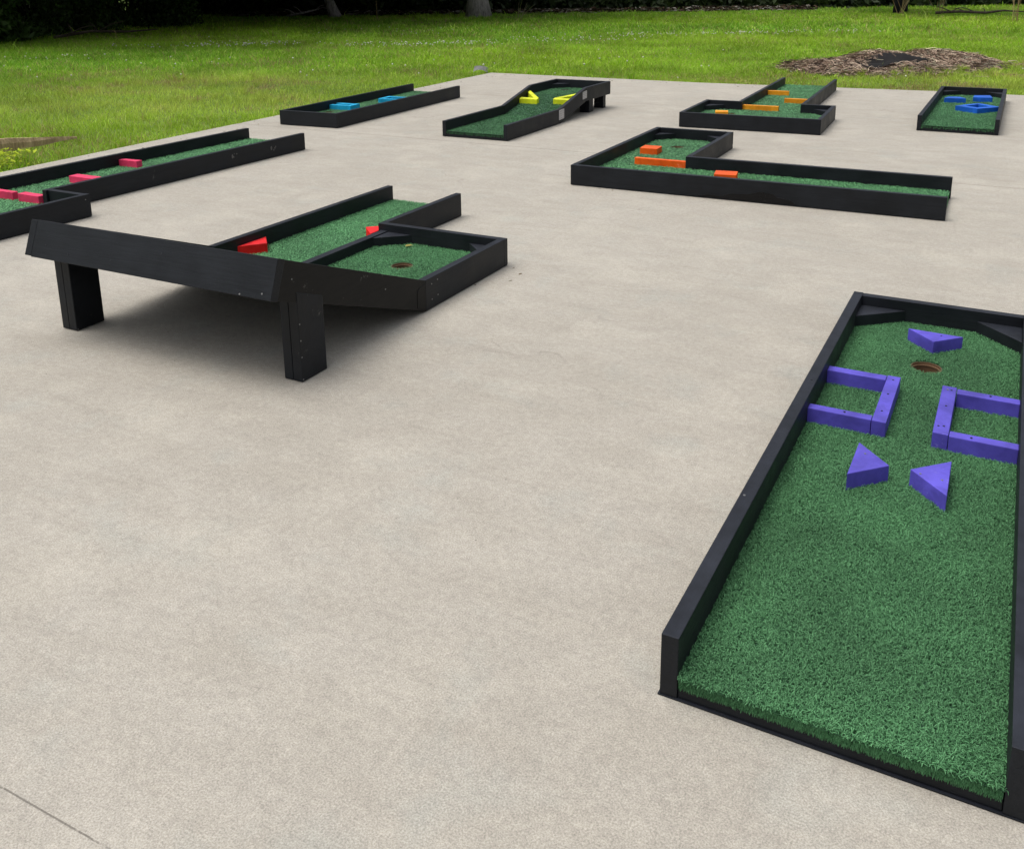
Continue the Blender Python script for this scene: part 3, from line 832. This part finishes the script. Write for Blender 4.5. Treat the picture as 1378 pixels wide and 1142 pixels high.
PILE_A, PILE_B = (4.2, 14.9), (7.55, 16.35)
def lawn():
    def tufts(m, per, x0, x1, y0, y1, hh, ww):
        cx = rng.uniform(x0, x1, m); cy = rng.uniform(y0, y1, m)
        ok = ~in_poly(cx, cy, outer) & (vnoise(cx, cy, 1.1, 31) > .38); cx, cy = cx[ok], cy[ok]; m = len(cx)
        sz = rng.uniform(.55, 1.25, m)
        x = np.repeat(cx, per); y = np.repeat(cy, per); sc_ = np.repeat(sz, per)
        x = x + rng.normal(0, .028, m * per) * sc_; y = y + rng.normal(0, .028, m * per) * sc_
        return x, y, hh * sc_ * .7, hh * sc_ * 1.3, ww
    specs = [tufts(1500, 26, -9.0, 1, 6, 14.5, .12, .0060), tufts(700, 24, 1.5, 11, 11, 17, .11, .0075), tufts(3600, 22, -15, 15, 14, 25, .14, .011), tufts(2500, 14, -22, 26, 24, 38, .20, .020), blades(290000, -13.0, 3.5, 4.0, 15.6, 0.05, 0.105, 0.0050), blades(90000, 1.5, 12.0, 10.8, 17.5, 0.05, 0.10, 0.0070),
             blades(260000, -16, 16, 15.0, 24, 0.05, 0.12, 0.010), blades(210000, -27, 26, 24, 42, 0.07, 0.16, 0.022), blades(45000, -10, 40, 42, 62, 0.08, 0.18, 0.045)]
    V, C = [], []
    for x, y, h0, h1, w in specs:
        n = len(x)
        p1 = vnoise(x, y, 1.7, 11); p2 = vnoise(x, y, 0.55, 12); p3 = vnoise(x, y, 4.5, 13)
        # worn, drier band near the slab and round the straw heap
        dry = np.clip(p1 * 0.7 + p2 * 0.6 + (vnoise(x, y, 0.25, 17) - .5) * .5 - 0.62, 0, 1)
        near = np.exp(-((x + 4.6) ** 2 / 6.0 + (y - 12.6) ** 2 / 5.0)) + 0.8 * np.exp(-((x - 6.6) ** 2 / 8.0 + (y - 13.4) ** 2 / 2.2)) + 0.6 * np.exp(-((x - 9.5) ** 2 / 3.0 + (y - 15.5) ** 2 / 3.0))
        dry = np.clip(dry * (0.6 + 3.4 * near), 0, 1)
        h = (h0 + (np.asarray(h1) - h0) * rng.random(n) ** 1.3) * (0.52 + 0.58 * p2) * (1 - 0.45 * np.clip(dry * 1.5, 0, 1))
        tall = rng.random(n) < 0.004
        h = np.where(tall, h * 2.2, h)
        ang = rng.uniform(0, 2 * np.pi, n); dx, dy = np.cos(ang), np.sin(ang)
        lean = rng.uniform(0.25, 1.15, n) * h
        wv = w * rng.uniform(0.7, 1.3, n) * 0.5
        fa = rng.uniform(0, 2 * np.pi, n); wx, wy = np.cos(fa) * wv, np.sin(fa) * wv
        z0 = np.full(n, -0.055)
        b0 = np.stack([x - wx, y - wy, z0], 1); b1 = np.stack([x + wx, y + wy, z0], 1)
        mx, my, mz = x + dx * lean * .3, y + dy * lean * .3, z0 + h * .62
        m0 = np.stack([mx - wx * .8, my - wy * .8, mz], 1); m1 = np.stack([mx + wx * .8, my + wy * .8, mz], 1)
        tp = np.stack([x + dx * lean, y + dy * lean, z0 + h], 1)
        V.append(np.stack([b0, b1, m0, m1, tp], 1).reshape(-1, 3)); dryk = near
        ga = np.array((0.375, 0.57, 0.036)); gb = np.array((0.180, 0.43, 0.034)); gd = np.array((0.50, 0.41, 0.17)); gl = np.array((0.56, 0.68, 0.14))
        t_ = np.clip(0.25 + 0.75 * p3 + rng.normal(0, .18, n) - 0.25 * (p2 - .5), 0, 1)[:, None]
        c = gb * (1 - t_) + ga * t_
        ol = (np.clip(near * 1.3, 0, .8) * (0.5 + p2 * .7))[:, None]; c = c * (1 - ol) + np.array((0.49, 0.55, 0.10)) * ol
        hi = (rng.random(n) < 0.12)[:, None]; c = np.where(hi, gl, c)
        dd = (rng.random(n) < dry + 0.03)[:, None]; c = np.where(dd, gd * rng.uniform(.6, 1.1, (n, 1)), c)
        c = c * rng.uniform(0.6, 1.3, (n, 1)) * (0.78 + 0.44 * vnoise(x, y, 0.9, 51))[:, None]
        C.append(np.repeat(c, 5, 0))
    V = np.concatenate(V); C = np.concatenate(C); n = len(V) // 5
    b = np.arange(n)[:, None] * 5
    flat = np.concatenate([b + np.array([[0, 1, 3, 2]]), b + np.array([[2, 3, 4]])], 1).ravel()
    tot = np.tile([4, 3], n)
    o = np_mesh('lawn_grass', V, flat, tot, M['grass'], None, None, C)
    tag(o, 'bright green unmown lawn beyond the slab', 'grass', kind='stuff')
lawn()

# ---- bits of dry leaf and grass clippings blown onto the slab
def bits():
    r = np.random.default_rng(21); P = []
    for (a_, b_, m, wd) in (((-4.1, 7.3), (-0.75, 14.6), 60, .22), ((-0.5, 14.5), (5.8, 11.6), 60, .25), ((-3.5, 6.7), (-2.4, 8.2), 10, .2), ((0.3, 6.5), (2.6, 5.6), 14, .10), ((-0.45, 4.0), (0.1, 4.7), 4, .06)):
        for _ in range(m):
            t_ = r.random(); nx, ny = -(b_[1] - a_[1]), b_[0] - a_[0]; q = math.hypot(nx, ny); o_ = -abs(r.normal(0, wd))
            x, y = a_[0] + (b_[0] - a_[0]) * t_ + nx / q * -o_ * (1 if wd < .2 else -1), a_[1] + (b_[1] - a_[1]) * t_ + ny / q * -o_ * (1 if wd < .2 else -1)
            if in_poly(np.array([x]), np.array([y]), outer)[0]: P.append((x, y, .002))
    o = strips('leaf_bits', P, .020, .005, [(.16, .12, .07), (.10, .08, .05), (.22, .20, .08), (.07, .06, .05)], .004, M['straw'], 22)
    tag(o, 'tiny bits of dry leaf and grass clippings lying on the slab', 'debris', kind='stuff')

# ---- white clover flowers in loose drifts
def flowers():
    V, F, T_ = [], [], []
    drifts = [(-7.2, 21.0, 1.5, .45), (-6.0, 21.4, .9, .4), (-3.0, 20.8, 1.6, .45), (-1.7, 21.3, .9, .4), (0.8, 22.2, 1.6, .6), (3.2, 23.9, 1.8, .5), (5.3, 24.2, 1.5, .5), (7.6, 24.8, 1.4, .5), (-8.9, 17.8, .9, .5), (-2.0, 25.5, 5, 2), (1.5, 16.5, 5, 2.5), (-6, 16, 4, 2.5)]
    cnt = [80, 40, 90, 40, 70, 80, 60, 40, 15, 40, 30, 30]
    for (cx, cy, sx, sy), m in zip(drifts, cnt):
        for _ in range(m):
            x, y = random.gauss(cx, sx * .6), random.gauss(cy, sy * .6)
            if in_poly(np.array([x]), np.array([y]), outer)[0]: continue
            z = random.uniform(0.015, 0.075); r = random.uniform(0.010, 0.019)
            i = len(V)
            V += [(x, y, z + r), (x + r, y, z), (x, y + r, z), (x - r, y, z), (x, y - r, z), (x, y, z - r)]
            for tr in ((0, 1, 2), (0, 2, 3), (0, 3, 4), (0, 4, 1), (5, 2, 1), (5, 3, 2), (5, 4, 3), (5, 1, 4)):
                F += [i + q for q in tr]; T_.append(3)
    o = np_mesh('clover_flowers', np.array(V), np.array(F), np.array(T_), simple('clover_white', (0.62, 0.62, 0.50), 0.7))
    tag(o, 'small white clover flowers scattered in drifts through the lawn', 'flowers', kind='stuff')
flowers()

# ------------------------------------------------------------------ tubes and foliage
def tube(bm, pts, radii, seg=8, mi=0, cap=True):
    rings = []
    for i, p in enumerate(pts):
        p = Vector(p)
        d = (Vector(pts[min(i + 1, len(pts) - 1)]) - Vector(pts[max(i - 1, 0)])).normalized()
        s = d.cross(Vector((0.13, 0.2, 1)) if abs(d.z) < .9 else Vector((1, 0.1, 0))).normalized(); q = d.cross(s)
        rings.append([bm.verts.new(p + (s * math.cos(2 * math.pi * j / seg) + q * math.sin(2 * math.pi * j / seg)) * radii[i]) for j in range(seg)])
    for a_, b_ in zip(rings, rings[1:]):
        for j in range(seg):
            f_ = bm.faces.new((a_[j], a_[(j + 1) % seg], b_[(j + 1) % seg], b_[j])); f_.material_index = mi; f_.smooth = True
    if cap:
        bm.faces.new(rings[0][::-1]).material_index = mi; bm.faces.new(rings[-1]).material_index = mi

def leaf_cloud(name, clumps, per, size, cols, parent=None, mat=None, seed=1):
    """many small bent leaves scattered on clump shells: clumps = (x, y, z, r)"""
    r = np.random.default_rng(seed)
    cen = np.array([c[:3] for c in clumps]); rad = np.array([c[3] for c in clumps])
    idx = np.repeat(np.arange(len(clumps)), per); n = len(idx)
    d = r.normal(size=(n, 3)); d /= np.linalg.norm(d, axis=1)[:, None]
    rr = rad[idx] * (0.35 + 0.75 * r.random(n) ** 0.6)
    p = cen[idx] + d * rr[:, None] * np.array([1, 1, 0.75])
    p[:, 2] = np.maximum(p[:, 2], 0.0)
    ax = r.normal(size=(n, 3)); ax /= np.linalg.norm(ax, axis=1)[:, None]
    nm = d * 0.5 + r.normal(size=(n, 3)) * 0.6 + np.array([0, 0, 0.4])
    sd = np.cross(ax, nm); sd /= np.linalg.norm(sd, axis=1)[:, None] + 1e-9
    s = size * r.uniform(0.6, 1.3, n)[:, None]
    V = np.stack([p - ax * s, p + sd * s * .42, p + ax * s, p - sd * s * .42], 1).reshape(-1, 3)
    t_ = np.clip(r.random(n) * .7 + r.random(len(clumps))[idx] * .3, 0, 1)[:, None]
    c = np.array(cols[0]) * (1 - t_) + np.array(cols[1]) * t_
    flat = np.arange(4 * n); tot = np.full(n, 4)
    return np_mesh(name, V, flat, tot, mat or M['leaf'], parent, None, np.repeat(c, 4, 0))

crown_mesh = {}
def tree(x, y, h, r0, lean, label, seed, mat='bark', spread=5.5, low=2.6):
    r = random.Random(seed)
    root = tag(empty('tree', (x, y, -0.05), 0), label, 'tree', 'trees along the far edge of the lawn')
    bm = bmesh.new()
    N = 9
    pts, rad = [], []
    for i in range(N):
        f_ = i / (N - 1)
        pts.append((lean[0] * f_ * h * .5 + r.uniform(-.06, .06) * f_, lean[1] * f_ * h * .5 + r.uniform(-.06, .06) * f_, f_ * h * .6))
        rad.append(r0 * (1 + 0.55 * math.exp(-f_ * 14)) * (1 - .6 * f_))
    tube(bm, pts, rad, 14)
    tips = []
    for j in range(8):
        f_ = 0.35 + 0.65 * j / 7
        i = min(int(f_ * (N - 1)), N - 1); b = Vector(pts[i]); an = r.uniform(0, 6.28)
        Lb = spread * r.uniform(.55, .95)
        ps = [b + Vector((math.cos(an) * Lb * s, math.sin(an) * Lb * s, h * .28 * s ** .8 - 1.2 * s * s * (1 - f_))) for s in (0, .25, .5, .75, 1)]
        tube(bm, ps, [rad[i] * .5 * (1 - .8 * s) for s in (0, .25, .5, .75, 1)], 7)
        tips += [ps[2], ps[3], ps[4]]
    # roughen the bark surface a little
    for vtx in bm.verts:
        vtx.co += Vector((r.uniform(-1, 1), r.uniform(-1, 1), 0)) * r0 * .05
    mesh_obj('trunk', bm, M[mat], root, True)
    cl = [(p[0], p[1], max(p[2], low), r.uniform(1.1, 1.9)) for p in tips]
    for _ in range(int(120 * (spread / 8.5) ** 2)):
        an, q = r.uniform(0, 6.28), math.sqrt(r.random()) * spread
        z_ = low + r.random() ** 1.6 * (h - low); rr_ = r.uniform(0.9, 1.7)
        cl.append((pts[-1][0] * .6 + math.cos(an) * q, pts[-1][1] * .6 + math.sin(an) * q, z_ + rr_ * .8, rr_))
    leaf_cloud('crown', cl, 230, 0.21, ((0.020, 0.042, 0.010), (0.065, 0.115, 0.024)), root, seed=seed)
    return root
tree(-14.05, 37.3, 10, 0.19, (-0.16, 0.0), 'slim grey-barked tree trunk at the left beside the dark bushes', 1, spread=10.5, low=1.25)
tree(-7.55, 36.4, 11, 0.155, (-0.42, 0.05), 'slim grey tree trunk leaning left, between the upright trunk and the thick one', 2, spread=9.0, low=1.6)
tree(-2.1, 35.9, 13, 0.34, (-0.03, 0.0), 'thickest grey tree trunk at the far edge of the lawn', 3, spread=6.0, low=3.0)
tree(14.2, 37.2, 9, 0.20, (-0.05, 0), 'slim black tree trunk with dry stalks at its foot, far right', 4, mat='bark_dark', spread=3.2, low=3.5)
tree(-14.3, 27.6, 11, 0.22, (0.05, 0), 'unseen tree among the dark bushes at the far left, its low wide crown added to shade the lawn', 5, spread=10.5, low=1.25)  # trunk hidden in the bushes, low wide crown placed to shade the lawn

# ---- shrubs at the left and the thicket that closes the view
DK = ((0.016, 0.036, 0.008), (0.085, 0.155, 0.030))
for i, (x, y, hh, rr, lb) in enumerate(((-13.6, 22.9, 2.6, 1.25, 'nearest dark leafy bush at the left edge of the lawn'), (-13.9, 26.6, 3.0, 1.9, 'dark bush behind the nearest bush at the left edge'), (-12.9, 30.2, 3.2, 1.9, 'dark bush just left of the first grey trunk'), (-17.4, 31.5, 3.4, 2.4, 'large dark bush farthest back at the left edge'))):
    r = random.Random(40 + i)
    root = tag(empty('shrub', (x, y, -0.05)), lb, 'bush', 'dark bushes at the left edge of the lawn')
    bm = bmesh.new()
    for j in range(9):
        an = r.uniform(0, 6.28); e = Vector((math.cos(an) * rr * .7, math.sin(an) * rr * .7, hh * r.uniform(.5, .9)))
        tube(bm, [(0, 0, 0), e * .4 + Vector((0, 0, .2)), e], [.035, .025, .01], 6)
    mesh_obj('stems', bm, M['bark_dark'], root)
    cl = []
    for j in range(66):
        an, q = r.uniform(0, 6.28), math.sqrt(r.random()) * rr
        cl.append((math.cos(an) * q, math.sin(an) * q, (r.uniform(0.1, 1) ** .8 * hh if j % 3 else r.uniform(0, .3)), r.uniform(.3, .62)))
    leaf_cloud('foliage', cl, 230, 0.085 if i else 0.11, DK, root, seed=60 + i)
def thicket():
    r = random.Random(9); cl = []
    for j in range(900):
        u = r.random(); x = -34 + 60 * u
        yb = 33.5 if x < -16 else (39.4 + 0.10 * max(0, x + 8) ** 1.25)
        cl.append((x, yb + r.uniform(0, 3.0), (r.random() ** 1.2 * 6.0 if j % 2 else r.uniform(0, .7)), r.uniform(.45, 1.0)))
    o = leaf_cloud('thicket', cl, 130, 0.20, ((0.012, 0.022, 0.008), (0.060, 0.095, 0.026)), seed=77)
    tag(o, 'dark mass of undergrowth closing off the far side of the lawn', 'undergrowth', kind='stuff')
thicket()

# ---- leaf litter: curled dry leaves and pale twigs under the trees
def strips(name, spots, length, width, pal, rise, mat, seed, parent=None):
    r = np.random.default_rng(seed)
    P = np.array(spots); n = len(P)
    an = r.uniform(0, 2 * np.pi, n); L = length * r.uniform(.5, 1.4, n); w = width * r.uniform(.6, 1.4, n) * .5
    tw = r.uniform(0.2, 1.0, n); cu = r.normal(0, .7, n); ri = rise * r.uniform(-.2, 1, n)
    V = []; px, py, pz = P[:, 0] - np.cos(an) * L / 2, P[:, 1] - np.sin(an) * L / 2, P[:, 2].copy()
    for k_ in range(4):
        if k_:
            an = an + cu; px = px + np.cos(an) * L / 3; py = py + np.sin(an) * L / 3
        zz = pz + ri * [0, .8, 1, .35][k_]
        ox, oy = -np.sin(an) * w, np.cos(an) * w
        V += [np.stack([px - ox * tw, py - oy * tw, zz - w * (1 - tw * .6)], 1), np.stack([px + ox * tw, py + oy * tw, zz + w * (1 - tw * .6)], 1)]
    V = np.stack(V, 1); b = np.arange(n)[:, None] * 8
    flat = np.concatenate([b + np.array([[0, 2, 3, 1]]), b + np.array([[2, 4, 5, 3]]), b + np.array([[4, 6, 7, 5]])], 1).ravel()
    pal = np.array(pal); c = pal[r.integers(0, len(pal), n)] * r.uniform(.7, 1.25, (n, 1))
    return np_mesh(name, V.reshape(-1, 3), flat, np.full(3 * n, 4), mat, parent, None, np.repeat(c, 8, 0))
bits()
sp = []
for _ in range(4200):
    x = random.uniform(-12, 12); y0 = 37.2 + 0.08 * max(0, x + 8) ** 1.25
    sp.append((x, y0 + abs(random.gauss(0, 1.3)), random.uniform(-.04, .12)))
tag(strips('leaf_litter', sp, .28, .05, [(.07, .045, .03), (.04, .028, .02), (.015, .012, .010), (.09, .06, .04), (.04, .03, .02), (.30, .28, .24)], .08, M['straw'], 5),
    'brown leaf litter and pale twigs on the ground under the trees', 'leaf litter', kind='stuff')

# ---- straw heap with a black sheet showing through
ax_ = Vector((PILE_B[0] - PILE_A[0], PILE_B[1] - PILE_A[1], 0)); PL = ax_.length; ax_.normalize(); nx_ = Vector((-ax_.y, ax_.x, 0))
def pile_z(s, q):
    e = max(0.0, 1 - ((s - .5) / .52) ** 2); f_ = max(0.0, 1 - (q / (.92 + .15 * math.sin(s * 9))) ** 2)
    return (0.10 + 0.13 * s + .05 * math.sin(s * 17) + .03 * math.sin(q * 11 + s * 23)) * e ** .7 * f_ ** .8 - .06
root = tag(empty('straw_heap', (PILE_A[0], PILE_A[1], 0)), 'low heap of dry straw with black plastic showing, on the lawn', 'straw heap')
bm = bmesh.new(); G = []
for i in range(41):
    row = []
    for j in range(17):
        s, q = i / 40, -1.05 + 2.1 * j / 16
        p = ax_ * (s * PL) + nx_ * q; row.append(bm.verts.new((p.x, p.y, pile_z(s, q) - .015 + random.uniform(-.015, .015))))
    G.append(row)
for i in range(40):
    for j in range(16): bm.faces.new((G[i][j], G[i + 1][j], G[i + 1][j + 1], G[i][j + 1]))
mesh_obj('mound', bm, simple('rotten_mulch', (0.10, 0.065, 0.045), .95, 0, 14, .6, .8), root, True)
def in_sheet(s, q): return .20 < s < .57 and -.64 + .35 * (s - .2) < q < -.16 + .5 * (s - .2) + .05 * math.sin(s * 60)
sp = []
for _ in range(16000):
    s = random.uniform(-.02, .99); q = random.gauss(0, .46) * (.25 + 1.5 * math.sqrt(max(0, (s + .03) * (1.02 - s))))
    if in_sheet(s, q): continue
    p = ax_ * (s * PL) + nx_ * q; sp.append((p.x, p.y, pile_z(min(max(s, 0), 1), q) + random.uniform(-.01, .05)))
strips('straw', sp, .24, .0095, [(.46, .345, .26), (.36, .26, .19), (.36, .265, .20), (.30, .28, .20), (.62, .49, .36), (.20, .14, .10), (.07, .05, .042), (.30, .21, .155), (.05, .038, .033)], .06, M['straw'], 6, root)['kind'] = 'stuff'
bm = bmesh.new(); G = []
for i in range(25):
    row = []
    for j in range(9):
        s = .18 + .42 * i / 24; q = -.66 + .35 * (s - .2) + (.56 + .15 * (s - .2)) * j / 8 + random.uniform(-.03, .03)
        p = ax_ * (s * PL) + nx_ * q; row.append(bm.verts.new((p.x, p.y, pile_z(s, q) + .045 + random.uniform(0, .03))))
    G.append(row)
for i in range(24):
    for j in range(8): bm.faces.new((G[i][j], G[i + 1][j], G[i + 1][j + 1], G[i][j + 1]))
bsm = simple('black_plastic', (.016, .015, .015), .85, 0, 9, .5, .3); bsm.node_tree.nodes['Principled BSDF'].inputs['Specular IOR Level'].default_value = .12
mesh_obj('black_sheet', bm, bsm, root, True)

# ---- weathered plank lying in the grass at the left
bm = bmesh.new()
P = []
for i in range(15):
    s = i / 14
    x = -5.55 + 1.36 * s; y = 6.95 + 1.56 * s + .03 * math.sin(s * 5)
    hgt = (.060 + .005 * math.sin(s * 4 + 1)) * (1 - max(0, (s - .72) / .28) ** 1.2 * .85)
    P.append((x, y, .058 + .012 * math.sin(s * 3.1), hgt, .030 * (1 - .6 * s)))
R_ = []
for x, y, zc_, hh, ww in P:
    d = Vector((1.0, -.9, 0)).normalized()
    R_.append([bm.verts.new((x + d.x * ww * a_ + random.uniform(-.003, .003), y + d.y * ww * a_, zc_ + hh * b_ + random.uniform(-.004, .004))) for a_, b_ in ((-1, -1), (1, -1), (1.1, .2), (.6, .95), (-.7, 1))])
for a_, b_ in zip(R_, R_[1:]):
    for j in range(5): bm.faces.new((a_[j], a_[(j + 1) % 5], b_[(j + 1) % 5], b_[j]))
bm.faces.new(R_[0][::-1]); bm.faces.new(R_[-1])
bmesh.ops.recalc_face_normals(bm, faces=bm.faces[:])
tag(mesh_obj('driftwood_plank', bm, M['driftwood']), 'weathered brown plank with a tapered end lying in the grass at the left edge', 'plank')

# ---- lime green weed by the slab
def weed():
    r = np.random.default_rng(8); n = 300
    x = r.normal(-4.42, .12, n); y = r.normal(7.55, .13, n); ok = ~in_poly(x, y, outer); x, y = x[ok], y[ok]; n = len(x)
    z = r.uniform(-.03, .10, n); an = r.uniform(0, 6.28, n); s = r.uniform(.022, .045, n); tl = r.uniform(-.3, .5, n)
    d = np.stack([np.cos(an), np.sin(an), tl], 1) * s[:, None]; w = np.stack([-np.sin(an), np.cos(an), 0 * an], 1) * s[:, None] * .38
    p = np.stack([x, y, z], 1)
    V = np.stack([p - d * .2, p + d * .5 + w, p + d * 1.2, p + d * .5 - w], 1).reshape(-1, 3)
    V = np.concatenate([V, np.stack([p - d * .2 + w * .12], 1).reshape(-1, 3), [[-4.42, 7.53, -.05]]])
    c = np.array((.48, .58, .03)) * r.uniform(.7, 1.25, (n, 1))
    b = np.arange(n)[:, None]
    st = np.concatenate([b * 4, 4 * n + b, np.full((n, 1), 5 * n)], 1)
    o = np_mesh('weed', V, np.r_[np.arange(4 * n), st.ravel()], np.r_[np.full(n, 4), np.full(n, 3)], M['grass'], None, None, np.concatenate([np.repeat(c, 4, 0), c, [[.2, .3, .02]]]))
    tag(o, 'bright lime green weed between the plank and the slab edge at the left', 'weed')
weed()

# ---- dry stalks, fallen branches, a bent scrap of sheet at the slab corner
def stalks(x, y, n, h, spread, label, seed, col=((.50, .38, .20), (.36, .26, .13))):
    r = random.Random(seed); V, F, C = [], [], []
    for _ in range(n):
        bx, by = x + r.gauss(0, .05), y + r.gauss(0, .05); tx, ty = bx + r.gauss(0, spread), by + r.gauss(0, spread); hh = h * r.uniform(.6, 1.1); w = .013 * r.uniform(.7, 1.3)
        i = len(V)
        for s in (0, .4, .75, 1):
            cx, cy, cz = bx + (tx - bx) * s, by + (ty - by) * s, -.05 + hh * s - .08 * h * s ** 3
            ww = w * (1 - .6 * s)
            V += [(cx - ww, cy, cz), (cx + ww * .5, cy - ww * .8, cz), (cx + ww * .5, cy + ww * .8, cz)]
        for k_ in range(3):
            for j in range(3):
                F += [i + 3 * k_ + j, i + 3 * k_ + (j + 1) % 3, i + 3 * k_ + 3 + (j + 1) % 3, i + 3 * k_ + 3 + j]
        cc = col[r.randrange(2)]; C += [cc] * 12
    o = np_mesh('dry_stalks', np.array(V), np.array(F), np.full(len(F) // 4, 4), M['straw'], None, None, np.array(C))
    return tag(o, label, 'dry stalks', 'clumps of dry stalks in the far grass')
stalks(13.75, 36.0, 9, 1.5, .33, 'fan of pale dry stalks leaning on the foot of the black trunk', 1)
stalks(15.0, 35.6, 7, 1.0, .16, 'short clump of pale dry stalks just right of the black trunk', 2)
stalks(15.4, 30.6, 7, 1.3, .17, 'pale dry stalks at the far right end of the fallen branch', 3)
stalks(-5.5, 33.4, 2, 1.6, .03, 'single thin upright straw stalk between the leaning trunk and the thick trunk', 4)
stalks(-0.55, 34.3, 6, .8, .28, 'dry grass stalks just right of the thickest trunk', 5, ((.34, .34, .16), (.40, .36, .22)))
def branch(pts, rads, label, seed, twigs=5, mat='bark'):
    r = random.Random(seed); bm = bmesh.new(); tube(bm, pts, rads, 8)
    for _ in range(twigs):
        i = r.randrange(len(pts) - 1); b = Vector(pts[i]).lerp(Vector(pts[i + 1]), r.random())
        e = b + Vector((r.uniform(-.7, .7), r.uniform(-.3, .3), r.uniform(.02, .3)))
        tube(bm, [b, b.lerp(e, .5) + Vector((0, 0, .05)), e], [rads[i] * .5, rads[i] * .35, .006], 6)
    return tag(mesh_obj('fallen_branch', bm, M[mat], None), label, 'branch', 'fallen branches at the edge of the lawn')
branch([(14.6, 34.9, .08), (15.3, 34.5, .14), (16.1, 34.2, .10), (16.9, 34.6, .16), (17.6, 34.4, .12)], [.05, .05, .045, .035, .02], 'thin fallen branch in the grass right of the black trunk', 3, mat='bark_brown')
branch([(-11.9, 23.6, .05), (-11.3, 24.3, .16), (-10.7, 25.1, .10), (-10.2, 25.9, .12)], [.04, .035, .03, .012], 'brown fallen branch at the foot of the nearest dark bush', 4, mat='bark_brown')
branch([(-9.3, 36.0, .05), (-8.6, 35.9, .18), (-8.1, 36.1, .30)], [.05, .04, .02], 'pale fallen branch beside the leaning trunk', 6)
bm = bmesh.new(); G = []
for i in range(9):
    an = math.pi * (.08 + .84 * i / 8)
    G.append([bm.verts.new((.17 * math.cos(an) + .02 * j, .10 * j, (.12 - .02 * j) * math.sin(an))) for j in range(4)])
for i in range(8):
    for j in range(3): bm.faces.new((G[i][j], G[i + 1][j], G[i + 1][j + 1], G[i][j + 1]))
bmesh.ops.solidify(bm, geom=bm.faces[:], thickness=.006)
o = mesh_obj('bent_sheet', bm, simple('dull_grey_sheet', (.30, .30, .285), .7, .0, 20, .3), None, True); o.scale = (.7, .6, .7)
o.location = (-0.86, 14.82, -.03); o.rotation_euler = (R(30), R(8), R(15))
tag(o, 'small bent grey scrap of sheet at the far corner of the slab', 'scrap')

# ================================================================== light and sky
w = bpy.data.worlds.new('World'); scene.world = w; w.use_nodes = True
nt = w.node_tree
sky = nt.nodes.new('ShaderNodeTexSky'); sky.sky_type = 'NISHITA'; sky.sun_disc = False
SUN = Vector((-0.33, -0.06, 0.94)).normalized()
sky.sun_elevation = math.asin(SUN.z); sky.sun_rotation = math.atan2(SUN.x, SUN.y)
sky.air_density = 1.0; sky.dust_density = 4.0; sky.ozone_density = 1.0
bg = nt.nodes['Background']; hs = nt.nodes.new('ShaderNodeHueSaturation'); hs.inputs['Saturation'].default_value = 0.30
nt.links.new(sky.outputs[0], hs.inputs['Color']); 
# overcast: about three times brighter overhead than at the horizon
tcw = nt.nodes.new('ShaderNodeTexCoord'); sxw = nt.nodes.new('ShaderNodeSeparateXYZ'); mrw = nt.nodes.new('ShaderNodeMapRange')
mrw.inputs['From Min'].default_value = 0.0; mrw.inputs['From Max'].default_value = 1.0; mrw.inputs['To Min'].default_value = 0.42; mrw.inputs['To Max'].default_value = 1.75
nt.links.new(tcw.outputs['Generated'], sxw.inputs[0]); nt.links.new(sxw.outputs['Z'], mrw.inputs['Value'])
mlw = nt.nodes.new('ShaderNodeVectorMath'); mlw.operation = 'SCALE'
nt.links.new(hs.outputs[0], mlw.inputs[0]); nt.links.new(mrw.outputs[0], mlw.inputs['Scale']); nt.links.new(mlw.outputs[0], bg.inputs[0]); bg.inputs[1].default_value = 0.14
s = bpy.data.lights.new('sun', 'SUN'); s.energy = 0.9; s.angle = R(40); s.color = (1.0, 0.955, 0.89)
so = bpy.data.objects.new('sun', s); COL.objects.link(so)
so.rotation_euler = SUN.to_track_quat('Z', 'Y').to_euler()

# ================================================================== camera
cam = bpy.data.cameras.new('camera'); co = bpy.data.objects.new('camera', cam); COL.objects.link(co)
cam.sensor_fit = 'HORIZONTAL'; cam.sensor_width = 36.0; cam.lens = 1262.0 / 1378.0 * 36.0
cam.shift_x = -(720.8 - 689.0) / 1378.0; cam.shift_y = (291.7 - 571.0) / 1378.0
cam.clip_start = 0.05; cam.clip_end = 1000
co.matrix_world = Matrix.Translation((0, 0, 1.461)) @ Matrix.Rotation(R(90 - 14.39), 4, 'X') @ Matrix.Rotation(R(-0.322), 4, 'Z')
scene.camera = co
vs_ = scene.view_settings
vs_.view_transform = 'Standard'; vs_.look = 'None'; vs_.exposure = 0.12; vs_.gamma = 1.0
scene.cycles.max_bounces = 6
